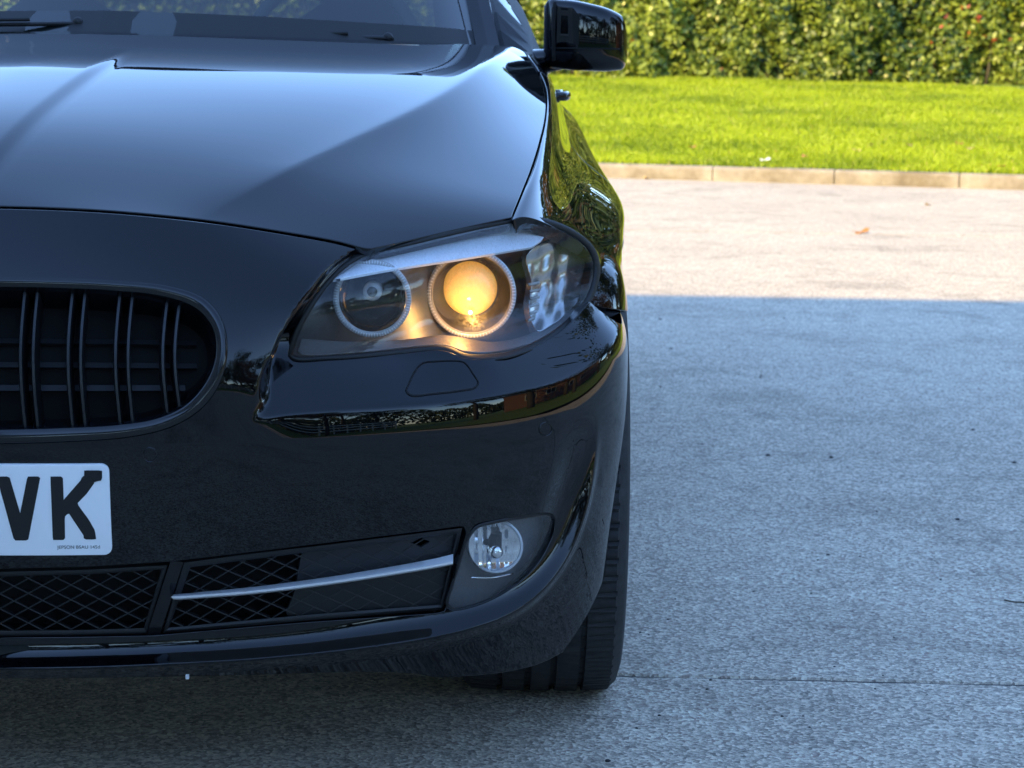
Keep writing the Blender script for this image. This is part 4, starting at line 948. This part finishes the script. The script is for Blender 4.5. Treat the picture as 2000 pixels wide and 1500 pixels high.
# ------------------------------------------------------------------ ground, yard, kerb, lawn
def gmat(name, lo, hi, scale, rough=.9, fine=None):
    m = pmat(name, lo, rough); n, l, b = nodes(m); t = noise(m, scale, 8, .65); r = ramp(m, t.outputs['Fac'], [(.3, lo), (.7, hi)]); l.new(r.outputs[0], b.inputs['Base Color']); bump(m, t.outputs['Fac'], .4, .02); return m
def concrete_mat():
    m = pmat('concrete', (.3, .28, .25), .85); n, l, b = nodes(m)
    big = noise(m, .55, 6, .6); c1 = ramp(m, big.outputs['Fac'], [(.3, (.47, .395, .30)), (.7, (.57, .485, .37))])
    mid = noise(m, 14, 8, .7); c2 = mix(m, .5, c1.outputs[0], ramp(m, mid.outputs['Fac'], [(.3, (.36, .36, .36)), (.7, (.66, .66, .66))]).outputs[0], 'OVERLAY')
    agg = n.new('ShaderNodeTexVoronoi'); agg.inputs['Scale'].default_value = 165; tc = n.new('ShaderNodeTexCoord'); l.new(tc.outputs['Object'], agg.inputs['Vector'])
    sp = ramp(m, agg.outputs['Color'], [(.1, (.22, .22, .22)), (.5, (.5, .5, .5)), (.92, (.86, .86, .86))])
    c3 = mix(m, .95, c2, sp.outputs[0], 'OVERLAY')
    fine = noise(m, 300, 4, .75); c4 = mix(m, .95, c3, ramp(m, fine.outputs['Fac'], [(.3, (.25, .25, .25)), (.7, (.75, .75, .75))]).outputs[0], 'OVERLAY')
    st = noise(m, 2.1, 6, .72, dist=.6); sr = ramp(m, st.outputs['Fac'], [(.5, (1, 1, 1)), (.7, (.66, .65, .64))]); c5 = mix(m, 1.0, c4, sr.outputs[0], 'MULTIPLY')
    # drag marks of the float and old tyre scratches: thin streaks along one direction
    mp = n.new('ShaderNodeMapping'); mp.inputs['Rotation'].default_value = (0, 0, R(38)); mp.inputs['Scale'].default_value = (1.2, 46, 1); l.new(tc.outputs['Object'], mp.inputs[0])
    sn = n.new('ShaderNodeTexNoise'); sn.inputs['Scale'].default_value = 1.0; sn.inputs['Detail'].default_value = 3; l.new(mp.outputs[0], sn.inputs['Vector'])
    c6 = mix(m, 1.0, c5, ramp(m, sn.outputs['Fac'], [(.62, (1, 1, 1)), (.75, (.80, .79, .78))]).outputs[0], 'MULTIPLY')
    l.new(c6, b.inputs['Base Color'])
    b1 = bump(m, agg.outputs['Distance'], .6, .004); b2 = bump(m, mid.outputs['Fac'], .25, .006, b1); bump(m, fine.outputs['Fac'], .5, .003, b2)
    return m
M_conc = concrete_mat()
M_kerb = gmat('kerb_concrete', (.23, .20, .165), (.38, .34, .28), 7)
_t = noise(M_kerb, 2.3, 7, .75); _n, _l, _b = nodes(M_kerb); _src = _b.inputs['Base Color'].links[0].from_socket
_l.new(mix(M_kerb, 1.0, _src, ramp(M_kerb, _t.outputs['Fac'], [(.4, (1, 1, 1)), (.62, (.62, .58, .48))]).outputs[0], 'MULTIPLY'), _b.inputs['Base Color'])
M_bitumen = pmat('bitumen', (.008, .008, .008), .7)
M_soil = gmat('soil', (.05, .042, .03), (.09, .075, .05), 6)
M_turf = gmat('turf', (.08, .13, .012), (.14, .21, .022), 3)
k1, k2 = PZ(1180, 347, 0), PZ(2000, 371, 0); kd = (k2-k1)/np.linalg.norm(k2-k1); kn = np.array([-kd[1], kd[0], 0])     # kerb line and its normal (away from the car)
g = MB().add([(-400, -400, -.16), (400, -400, -.16), (400, 400, -.16), (-400, 400, -.16)], [(0, 1, 2, 3)]).obj('ground', M_turf); g['kind'] = 'structure'
# concrete slabs with real joints
j1, j2 = PZ(1200, 1318, 0), PZ(2000, 1337, 0); jd = (j2-j1)/np.linalg.norm(j2-j1); jn = np.array([-jd[1], jd[0], 0]); jo = j1-jd*(j1[0]-.9)
yard = MB().box((-19, -9.1, -.15), (8.6, 14.5, -.045)).obj('concrete_yard', gmat('sub_base', (.012, .011, .010), (.02, .019, .017), 20)); yard['kind'] = 'structure'
ya, yb = [-19, -10.5, -3.4, 6.2, 8.6], [-10.0, 0.0, 8.9]
for i in range(len(ya)-1):
    for j in range(len(yb)):
        x0, x1 = ya[i]+.004, ya[i+1]-.004; n0 = yb[j]+.006
        P = []
        far = j == len(yb)-1
        nx = max(2, int((x1-x0)/.06)) if (i == 2 and j in (0, 1)) else 2
        xs = np.linspace(x0, x1, nx)
        jit = lambda n_: np.cumsum(rng.normal(0, .0009, n_))*0+rng.normal(0, .0018, n_) if nx > 2 else np.zeros(n_)
        lo_ = np.array([jo+jd*(x-.9)+jn*(n0+e) for x, e in zip(xs, jit(nx))])
        if far: hi_ = np.array([k1+kd*((x-k1[0])/kd[0])-kn*.001 for x in xs])
        else: hi_ = np.array([jo+jd*(x-.9)+jn*(yb[j+1]-.006+e) for x, e in zip(xs, jit(nx))])
        bev = .004
        lo_i, hi_i = lo_+jn*bev, hi_-jn*bev
        V = [lo_-[0, 0, .05], lo_-[0, 0, .004], lo_i, hi_i, hi_-[0, 0, .004], hi_-[0, 0, .05]]
        MB().loft(V, closed=False).obj('concrete_slab', M_conc, yard)
for j in range(1, len(yb)):          # bitumen in the joints
    xs = np.linspace(-19, 8.6, 300); wj = .0105+.004*rng.random(300); c_ = np.array([jo+jd*(x-.9)+jn*yb[j] for x in xs])+np.stack([0*xs, rng.normal(0, .0012, 300), np.full(300, -.0035)], -1)
    MB().loft([c_-jn*wj[:, None], c_+jn*wj[:, None]], closed=False).obj('joint_filler', M_bitumen, yard)
# kerb: separate stones along the lawn, one with a joint at each place the photograph shows
kerb = tag(empty('kerb'), 'pale concrete kerb of long stones along the edge of the lawn', None); kerb['kind'] = 'structure'
del kerb['label']
s0 = (PZ(1395, 352, 0)-k1) @ kd
prof = [(0, -.12), (0, .082), (.012, .102), (.028, .107), (.125, .107), (.125, -.12)]
for i in range(-18, 7):
    a, b = s0+.915*i+.0035, s0+.915*(i+1)-.0035; L = []
    tw = rng.normal(0, .002)
    for s in (a, a+.006, b-.006, b):
        e = .003 if s in (a, b) else 0
        L.append(np.array([k1+kd*s+kn*(p[0]+(e if p[0] < .06 else -e)+tw)+np.array([0, 0, p[1]-(e if p[1] > 0 else 0)]) for p in prof]))
    MB().loft(L, True, True, True).obj('kerb_stone', M_kerb, kerb)
# lawn bank rising to the hedge
HY = 27.0
h1, h2 = PY(1150, 150, HY), PY(2000, 175, HY)
def kerb_y(x): return k1[1]+(x-k1[0])*kd[1]/kd[0]
lx = np.linspace(-45, 55, 120); rowsL = []
for f in np.linspace(0, 1, 40):
    y = kerb_y(lx)+.11+f*(38-kerb_y(lx))
    kf = np.clip((y-kerb_y(lx)-.12)/(HY-14.3), 0, 1.6); zt = h1[2]+(h2[2]-h1[2])*(np.clip(lx, -4, 7)-h1[0])/(h2[0]-h1[0])
    rowsL.append(np.stack([lx, y, .095+(zt-.095)*kf**1.15], -1))
lawn = MB().loft(rowsL, closed=False).obj('lawn', M_turf, smooth=True); lawn['kind'] = 'structure'
def lawn_h(x, y):
    kf = np.clip((y-kerb_y(x)-.12)/(HY-14.3), 0, 1.6); zt = h1[2]+(h2[2]-h1[2])*(np.clip(x, -4, 7)-h1[0])/(h2[0]-h1[0]); return .095+(zt-.095)*kf**1.15
def leafy(name, lo, hi, extra=None, trans=.3, rough=.5):
    m = pmat(name, lo, rough); n, l, b = nodes(m); at = n.new('ShaderNodeAttribute'); at.attribute_name = 'tint'
    stops = [(0, lo), (.55, hi)]+([(.97, hi), (1, extra)] if extra else [(1, hi)])
    r = ramp(m, at.outputs['Fac'], stops); l.new(r.outputs[0], b.inputs['Base Color'])
    out_ = n['Material Output']; tr = n.new('ShaderNodeBsdfTranslucent'); mx = n.new('ShaderNodeMixShader'); mx.inputs[0].default_value = trans
    l.new(r.outputs[0], tr.inputs[0]); l.new(b.outputs[0], mx.inputs[1]); l.new(tr.outputs[0], mx.inputs[2]); l.new(mx.outputs[0], out_.inputs[0]); return m
def soup(name, V, Fc, tint, mat, parent=None):   # many small faces as one mesh, one tint per face
    me = bpy.data.meshes.new(name); nf, k = Fc.shape
    me.vertices.add(len(V)); me.vertices.foreach_set('co', V.astype(np.float32).ravel()); me.loops.add(nf*k); me.loops.foreach_set('vertex_index', Fc.astype(np.int32).ravel())
    me.polygons.add(nf); me.polygons.foreach_set('loop_start', np.arange(nf, dtype=np.int32)*k); me.update(calc_edges=True); me.validate()
    at = me.attributes.new('tint', 'FLOAT', 'FACE'); at.data.foreach_set('value', tint.astype(np.float32))
    me.materials.append(mat); o = bpy.data.objects.new(name, me); COL.objects.link(o); o.parent = parent; o['kind'] = 'stuff'; return o
M_grass = leafy('grass_blades', (.16, .25, .008), (.40, .50, .016), (.46, .38, .10), .35, .45)
def grass(n, xr, yr):
    x = rng.uniform(*xr, n); y = kerb_y(x)+.10+(yr-.10)*rng.random(n)**1.25; z = lawn_h(x, y)
    h = rng.uniform(.025, .062, n)*(1+.25*np.sin(x*2.3)*np.sin(y*1.7)); wv = rng.uniform(.003, .0065, n)*1.4; a = rng.uniform(0, 2*np.pi, n); ln = rng.normal(0, .45, n)*h; la = rng.uniform(0, 2*np.pi, n)
    B = np.stack([x, y, z-.005], -1); d = np.stack([np.cos(a), np.sin(a), 0*a], -1)*wv[:, None]; tip = B+np.stack([np.cos(la)*ln, np.sin(la)*ln, h], -1)
    md_ = B+np.stack([np.cos(la)*ln*.3, np.sin(la)*ln*.3, h*.55], -1)
    V = np.stack([B-d, B+d, md_+d*.7, tip, md_-d*.7], 1).reshape(-1, 3); Fc = np.arange(5*n).reshape(n, 5)
    t = np.clip(rng.normal(.42, .18, n)+.15*np.sin(x*1.9+y*.8)+.12*np.sin(y*3.1-x)+.1*np.sin(x*5.3+2*np.sin(y*2.)), 0, .96); t[rng.random(n) < .012] = 1
    return V, Fc, t
V1, F1, T1 = grass(210000, (.6, 7.2), 13.2); V2, F2, T2 = grass(30000, (-12, .6), 13.2); V3, F3, T3 = grass(26000, (7.2, 16), 13.2)
tag(soup('grass', np.vstack([V1, V2, V3]), np.vstack([F1, F2+len(V1), F3+len(V1)+len(V2)]), np.r_[T1, T2, T3], M_grass), 'short bright green grass covering the lawn bank', 'grass')

# ------------------------------------------------------------------ hedge
hd = (h2-h1)*[1, 1, 0]; hd /= np.linalg.norm(hd)
hedge = tag(empty('hedge', tuple(h1*[1, 1, 0]+[0, 0, lawn_h(h1[0], h1[1])])), 'tall clipped green hedge with a few red leaves at the top of the lawn', 'hedge')
M_hleaf = leafy('hedge_leaves', (.035, .075, .010), (.29, .355, .05), (.45, .07, .03), .25, .38)
def leaves(C, N, size, n, spread=.55):            # folded leaf quads centred at C, facing roughly N
    d = N+rng.normal(0, spread, (n, 3)); d /= np.linalg.norm(d, axis=1)[:, None]
    a = np.cross(d, rng.normal(0, 1, (n, 3))); a /= np.linalg.norm(a, axis=1)[:, None]; b = np.cross(d, a); s = size[:, None]
    tip, base, l_, r_ = C+a*s, C-a*s, C+b*s*.55+d*s*.18, C-b*s*.55+d*s*.18
    V = np.stack([base, l_, tip, r_], 1).reshape(-1, 3); i = np.arange(n)*4
    return V, np.stack([i, i+1, i+2, i+3], 1)
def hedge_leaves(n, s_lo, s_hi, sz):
    s = rng.uniform(s_lo, s_hi, n); z = rng.uniform(-.03, 2.35, n); base = h1*[1, 1, 0]+hd*s[:, None]
    bulge = .11*np.sin(s*2.1+z*1.3)+.09*np.sin(s*4.7-z*3.1)+.08*np.sin(s*9.1+z*6.)+.06*np.sin(s*17+3*np.sin(z*5))*np.sin(z*13+s)-.10*np.clip(.35-z, 0, .35)
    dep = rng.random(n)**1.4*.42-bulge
    nb = np.array([hd[1], -hd[0], 0.]); C = base-nb*dep[:, None]; C[:, 2] = lawn_h(C[:, 0], C[:, 1])+z
    N = np.tile(nb+np.array([0, 0, .35]), (n, 1)); size = rng.uniform(.7, 1.3, n)*sz
    V, Fc = leaves(C, N, size, n, .75)
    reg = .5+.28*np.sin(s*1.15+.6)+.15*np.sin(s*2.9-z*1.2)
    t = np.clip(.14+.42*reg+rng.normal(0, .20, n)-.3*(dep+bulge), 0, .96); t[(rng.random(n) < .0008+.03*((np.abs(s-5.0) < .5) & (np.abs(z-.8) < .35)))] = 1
    return V, Fc, t
o0 = np.array(hedge.location)
parts = [hedge_leaves(44000, -1.5, 6.6, .038), hedge_leaves(12000, -22, -1.5, .06), hedge_leaves(14000, 6.6, 30, .06)]
nV = np.cumsum([0]+[len(p[0]) for p in parts])
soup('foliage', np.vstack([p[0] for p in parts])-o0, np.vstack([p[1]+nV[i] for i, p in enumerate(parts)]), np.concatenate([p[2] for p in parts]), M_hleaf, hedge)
core = []
for s in np.linspace(-22, 30, 120):
    c = h1*[1, 1, 0]+hd*s+np.array([-hd[1], hd[0], 0])*.42; z = lawn_h(c[0], c[1]); w_ = np.array([-hd[1], hd[0], 0])*1.0
    core.append(np.array([c+[0, 0, z-.1], c+[0, 0, z+2.2], c+w_+[0, 0, z+2.2], c+w_+[0, 0, z-.1]])-o0)
MB().loft(core, True, True, True).obj('twig_core', gmat('hedge_core', (.006, .008, .003), (.018, .02, .009), 30), hedge)
for i in range(26):                                # stems that show at the foot
    s = -1.3+i*.31+rng.normal(0, .06); c = h1*[1, 1, 0]+hd*s-np.array([hd[1], -hd[0], 0])*.28; z = lawn_h(c[0], c[1])
    MB().tube(np.array([c+[0, 0, z-.05], c+[rng.normal(0, .03), 0, z+.2], c+[rng.normal(0, .06), .02, z+.5]])-o0, [.022, .018, .012], 6).obj('stem', M_soil, hedge, smooth=True)

# ------------------------------------------------------------------ loose things on the ground
M_dry = pmat('dry_leaf', (.36, .17, .05), .7); M_dry2 = pmat('pale_dry_leaf', (.45, .33, .16), .7); M_white = pmat('white_litter', (.75, .76, .78), .6)
def fallen(p, size, mat, label, rz, kind='fallen_leaf', cat='leaf', group=None):
    a = np.linspace(0, 2*math.pi, 15)[:-1]; r = size*(.62+.38*np.abs(np.cos(a*2.5))); L = np.stack([r*np.cos(a), .62*r*np.sin(a), .25*size*np.cos(a)**2+.12*size*np.sin(a*3)], -1)
    mb = MB(); mb.add(np.vstack([L, [[0, 0, .05*size]]]), [(i, (i+1) % 14, 14) for i in range(14)])
    o = mb.obj(kind, mat); md = o.modifiers.new('thickness', 'SOLIDIFY'); md.thickness = .0012
    o.location = tuple(p+np.array([0, 0, .006])); o.rotation_euler = (rng.normal(0, .15), rng.normal(0, .15), rz); tag(o, label, cat, group); return o
fallen(PZ(1682, 456, 0), .055, M_dry, 'curled brown leaf alone on the sunlit concrete', .4)
fallen(PZ(1812, 402, 0), .035, M_dry2, 'small pale dry leaf on sunlit concrete below the kerb', 1.2)
fallen(PZ(1383, 351, 0)-kn*.03, .05, M_dry, 'brown leaf lying against the foot of the kerb by a joint', 2.0)
fallen(PZ(1369, 350, 0)-kn*.05, .04, M_white, 'scrap of white paper beside the brown leaf at the kerb foot', .8, 'paper_scrap', 'litter')
fallen(PZ(1266, 349, 0)-kn*.06, .045, M_dry2, 'pale tan leaf in the gutter of the kerb near the car', 1.7)
def lawn_pt(px, py):
    for Y in np.linspace(14, 30, 4000):
        p = PY(px, py, Y)
        if p[2] <= lawn_h(p[0], p[1]) and p[1] > kerb_y(p[0])+.13: return p
    return PY(px, py, 16)
fallen(lawn_pt(1493, 327)+np.array([0, 0, .05]), .05, M_white, 'crumpled white litter on the lawn edge just behind the kerb', .3, 'paper_scrap', 'litter')
for i, (x, y) in enumerate(((1872, 292), (1776, 296), (1572, 318), (1895, 302), (1352, 299), (1700, 295), (1955, 338), (1672, 306))):
    fallen(lawn_pt(x, y)+np.array([0, 0, .045]), .04, (M_dry, M_dry2)[i % 2], ('small brown autumn leaf caught in the lawn grass', 'small pale tan leaf caught in the lawn grass')[i % 2], i*.9, group=('brown leaves on the lawn', 'pale leaves on the lawn')[i % 2])
tw = cr([PZ(1962, 1172, .004), PZ(1985, 1176, .006), PZ(2030, 1178, .004), PZ(2060, 1186, .004)], 5); o_ = tw[0].copy()
o = MB().tube(tw-o_, [.0016]*len(tw), 6).obj('twig', M_soil, smooth=True); o.location = tuple(o_); tag(o, 'thin brown twig lying on the shaded concrete', 'twig')
V_, F_, n_ = [], [], 0
gs = [(1657, 661), (1780, 657), (1487, 733), (1485, 737), (1372, 868), (1500, 890), (1623, 894), (1900, 840), (1981, 904), (1311, 681), (1290, 756), (1289, 624), (1187, 1487), (1532, 622), (1617, 1084), (1870, 1015)]
mb = MB()
for x, y in gs+[(rng.uniform(1240, 2000), rng.uniform(600, 1490)) for _ in range(40)]:
    p = PZ(x, y, 0); s = rng.uniform(.002, .0055) if (x, y) in gs else rng.uniform(.001, .0025)
    a = np.linspace(0, 2*math.pi, 7)[:-1]; r = s*(1+.3*rng.random(6)); mb.loft([p+np.stack([r*k*np.cos(a), r*k*np.sin(a), np.full(6, h*s)], -1) for k, h in ((1, 0), (.9, .5), (.4, .8))], True, False, True)
o = mb.obj('grit', pmat('dark_grit', (.02, .02, .022), .8)); tag(o, 'scattered dark grit on the concrete beside the car', 'grit', kind='stuff')
# weed in the kerb joint
wp = PZ(1890, 362, 0); n = 60; a = rng.uniform(0, 2*np.pi, n); C = np.stack([rng.normal(0, .03, n), rng.normal(0, .02, n), rng.uniform(.0, .09, n)], -1)
V, Fc = leaves(C, np.tile([0, -.6, .6], (n, 1)), rng.uniform(.012, .022, n), n); wd_ = soup('leaf_tuft', V, Fc, rng.uniform(.2, .7, n), M_grass); we = empty('weed', tuple(wp)); wd_.parent = we; tag(we, 'little green weed growing at the foot of the kerb', 'weed')
# ------------------------------------------------------------------ what stands behind the photographer: it shades the yard and mirrors in the paint
e1, e2 = PZ(1240, 578, 0), PZ(2000, 591, 0); ed = (e2-e1)/np.linalg.norm(e2-e1); en = np.array([-ed[1], ed[0], 0])
Yb = -2.5
# height of the eaves: walk from the shadow's edge towards the sun until the back wall's line is met
wall_pt = np.array([-1.1, Yb, 0.]); sd_ = SUN_DIR.copy()
dist = ((e1-wall_pt) @ en)/-(sd_ @ en); BH = dist*sd_[2]
M_brick = pmat('red_brick', (.25, .09, .06), .85); _n, _l, _b = nodes(M_brick)
bt_ = _n.new('ShaderNodeTexBrick'); tc_ = _n.new('ShaderNodeTexCoord'); mp_ = _n.new('ShaderNodeMapping'); mp_.inputs['Rotation'].default_value = (R(90), 0, 0); mp_.inputs['Scale'].default_value = (4, 4, 4)
_l.new(tc_.outputs['Object'], mp_.inputs[0]); _l.new(mp_.outputs[0], bt_.inputs[0]); bt_.inputs['Color1'].default_value = (.26, .09, .055, 1); bt_.inputs['Color2'].default_value = (.19, .07, .05, 1); bt_.inputs['Mortar'].default_value = (.3, .28, .25, 1); _l.new(bt_.outputs[0], _b.inputs[0])
M_render = gmat('pale_cladding', (.42, .42, .40), (.50, .49, .47), 2)
M_frame = pmat('white_window_frame', (.78, .78, .77), .4); M_pane = pmat('window_pane', (.02, .025, .03), .05)
M_roof = gmat('roof_slate', (.05, .05, .055), (.09, .09, .095), 5)
def building(name, origin, rz, lx_, ly_, h, wall_m, label, win, cat='building', pitched=False):
    b = tag(empty(name, tuple(origin), rz), label, cat)
    MB().box((0, -ly_, 0), (lx_, 0, h)).obj('wall', wall_m, b)
    if pitched:
        MB().add([(-.3, .3, h-.05), (lx_+.3, .3, h-.05), (lx_+.3, -ly_-.3, h-.05), (-.3, -ly_-.3, h-.05), (-.3, -ly_/2, h+ly_*.38), (lx_+.3, -ly_/2, h+ly_*.38)], [(0, 1, 5, 4), (2, 3, 4, 5), (1, 2, 5), (3, 0, 4), (0, 3, 2, 1)]).obj('roof', M_roof, b)
    else: MB().box((-.05, -ly_-.05, h-.25), (lx_+.05, .05, h)).obj('parapet', M_roof, b)
    for (x, z, w_, hh, face) in win:
        y0, s = (0, 1) if face > 0 else (-ly_, -1)
        f = MB().box((x, min(y0, y0+s*.06), z), (x+w_, max(y0, y0+s*.06), z+hh)).obj('window_frame', M_frame, b)
        k = 2
        for q in range(k):
            xa = x+.07+q*(w_-.07)/k; MB().box((xa, min(y0, y0+s*.075), z+.07), (xa+(w_-.07)/k-.07, max(y0, y0+s*.075), z+hh-.07)).obj('pane', M_pane, f)
    return b
rz_ = math.atan2(ed[1], ed[0]); LX = 17.0
org = wall_pt-ed*LX
building('yard_building', org, rz_, LX, 14.0, BH, M_render, 'pale clad building whose shadow falls across the yard and the car', [(1.5+i*3.2, z, 1.6, 1.2, f) for i in range(5) for z in (1.0, 3.8) for f in (1,)])
building('brick_terrace', (36, 12, 0), R(-90), 15, 8, 5.2, M_brick, 'red brick terrace with white windows beyond the yard', [(1.2+i*2.5, z, 1.3, 1.3, f) for i in range(5) for z in (.9, 3.4) for f in (1, -1)], pitched=True)
# far lawn, white fence and trees behind and to the side
fl_ = MB().add([(-60, -90, -.02), (60, -90, -.02), (60, -9.6, -.02), (-60, -9.6, -.02)], [(0, 1, 2, 3)]).obj('far_lawn', M_turf); fl_['kind'] = 'structure'
sl_ = MB().add([(8.7, -9.5, .06), (70, -9.5, .06), (70, 14.0, .06), (8.7, 14.0, .06)], [(0, 1, 2, 3)]).obj('side_lawn', M_turf); sl_['kind'] = 'structure'
fence = tag(empty('post_and_rail_fence', (-22, -18, 0)), 'white post and rail fence along the lawn behind the yard', 'fence')
for i in range(27): MB().box((i*2-.06, -.05, -.1), (i*2+.06, .05, 1.25)).obj('post', M_frame, fence)
for z in (.35, .72, 1.08): MB().box((-.1, .052, z), (52.1, .085, z+.13)).obj('rail', M_frame, fence)
M_bark = gmat('bark', (.045, .035, .026), (.10, .08, .06), 8)
M_crown = [leafy('tree_leaves_dark', (.012, .026, .006), (.045, .075, .016), None, .25), leafy('tree_leaves_olive', (.03, .05, .008), (.095, .11, .022), None, .25), leafy('tree_leaves_rust', (.09, .05, .012), (.25, .11, .02), None, .3)]
def make_tree(kind, h, n):
    t = empty(('oak_tree', 'lime_tree', 'rowan_tree')[kind])
    tr = cr([(0, 0, -.1), (.08, .02, h*.25), (-.05, .1, h*.5), (.05, 0, h*.8)], 5); MB().tube(tr, np.linspace(h*.032, h*.008, len(tr)), 9).obj('trunk', M_bark, t, smooth=True)
    cl = []
    for i in range(9):
        a = i*2.4; zz = h*(.3+.06*i); e = np.array([math.cos(a)*h*.24, math.sin(a)*h*.24, zz+h*.14]); s_ = tr[min(len(tr)-1, int(len(tr)*(.35+.06*i)))]
        MB().tube(cr([s_, (s_+e)/2+[0, 0, h*.02], e], 4), np.linspace(h*.011, h*.003, 9), 6).obj('limb', M_bark, t, smooth=True); cl.append(e)
    cl = np.array(cl+[(rng.normal(0, h*.15), rng.normal(0, h*.15), h*rng.uniform(.4, .95)) for _ in range(16)])
    k = rng.integers(0, len(cl), n); d = rng.normal(0, 1, (n, 3)); d /= np.linalg.norm(d, axis=1)[:, None]; r = h*.15*rng.random(n)**.45*(.7+.6*rng.random(len(cl))[k])
    C = cl[k]+d*r[:, None]*[1, 1, .8]; V, Fc = leaves(C, d+[0, 0, .3], rng.uniform(.10, .2, n)*h/10, n, .6)
    soup('crown', V, Fc, np.clip(rng.normal(.4, .2, n)+.1*np.sin(k), 0, .96), M_crown[kind], t); return t
def copy_tree(o, parent=None):
    c = o.copy(); COL.objects.link(c); c.parent = parent
    for ch in o.children: copy_tree(ch, c)
    return c
protos = [make_tree(0, 11, 5200), make_tree(1, 9, 4200), make_tree(2, 6, 2600)]
spots = []
for i in range(15): spots.append((-22+i*4.0+rng.normal(0, .8), -25+rng.normal(0, 1.6), i % 2))
for i in range(5): spots.append((19+rng.normal(0, 1.2), -4+i*4.2+rng.normal(0, .8), (i+1) % 2))
spots += [(15.5, 3.5, 2), (17, -16, 2)]
for i in range(6): spots.append((24+i*4.6+rng.normal(0, .7), 40-i*2+rng.normal(0, 1.5), i % 2))
spots += [(15, 37, 2), (10.5, 42, 0), (19, 41, 1), (22.5, 39, 0), (-16, 44, 0), (-22, 42, 1)]
used = [False]*3
for x, y, k in spots:
    t = protos[k] if not used[k] else copy_tree(protos[k]); used[k] = True
    t.location = (x, y, -.02); t.rotation_euler = (0, 0, rng.uniform(0, 6.28)); s = rng.uniform(.85, 1.2)*((1.75 if k == 2 else 1.1) if y > 30 else 1); t.scale = (s, s, s*rng.uniform(.9, 1.1))
    loc = 2 if y > 30 else 1 if x > 12 else 0
    place = ('behind the white fence', 'on the grass strip beside the yard', 'behind the tall hedge')[loc]; kind_ = ('dark leafy oak tree', 'olive green lime tree', 'small rust coloured rowan tree')[k]
    tag(t, kind_+' standing '+place, 'tree', ('oaks ', 'limes ', 'rowans ')[k]+place)

# unseen ring of woodland, added to cover the pale horizon in reflections
n = 26000; a = rng.uniform(0, 2*np.pi, n); rad = 88+rng.normal(0, 4, n); top_ = 7.5+2.2*np.sin(a*9)+1.6*np.sin(a*23+1)+1.2*np.sin(a*47)
z = top_*rng.random(n)**.8
C = np.stack([rad*np.cos(a)+1, rad*np.sin(a), z], -1); N = np.stack([-np.cos(a), -np.sin(a), .5+0*a], -1)
V, Fc = leaves(C, N, rng.uniform(.5, 1.0, n), n, .7)
tag(soup('added_woodland', V, Fc, np.clip(rng.normal(.4, .2, n)+.15*np.sin(a*13), 0, .96), M_crown[1]), 'unseen ring of distant woodland added to cover the pale horizon', 'woodland')
# unseen shrubs behind the fence, added to block the pale horizon
n = 9000; xs_ = rng.uniform(-24, 34, n); zz_ = rng.random(n)*(1.7+.5*np.sin(xs_*.7)+.3*np.sin(xs_*1.9)); C = np.stack([xs_, -21+rng.normal(0, .5, n), zz_], -1)
V, Fc = leaves(C, np.tile([0, 1., .5], (n, 1)), rng.uniform(.1, .2, n), n, .7)
tag(soup('shrubbery', V, Fc, np.clip(rng.normal(.4, .2, n), 0, .96), M_crown[0]), 'unseen dark shrubbery added behind the white fence to block the pale horizon', 'shrubs')

n = 16000; xs_ = rng.uniform(9, 50, n); tp_ = 12+1.6*np.sin(xs_*.8)+1.1*np.sin(xs_*1.9+1)+.6*np.sin(xs_*4.3); C = np.stack([xs_, 49-.25*(xs_-9)+rng.normal(0, 1.1, n), rng.random(n)*tp_], -1)  # unseen trees, added so the wing's reflections stay evenly dark
V, Fc = leaves(C, np.tile([-.2, -1., .5], (n, 1)), rng.uniform(.28, .55, n), n, .7)
tag(soup('added_tree_belt', V, Fc, np.clip(rng.normal(.4, .2, n)+.15*np.sin(xs_*1.3), 0, .96), M_crown[0]), 'unseen dense belt of trees added beyond the hedge to darken reflections', 'trees')
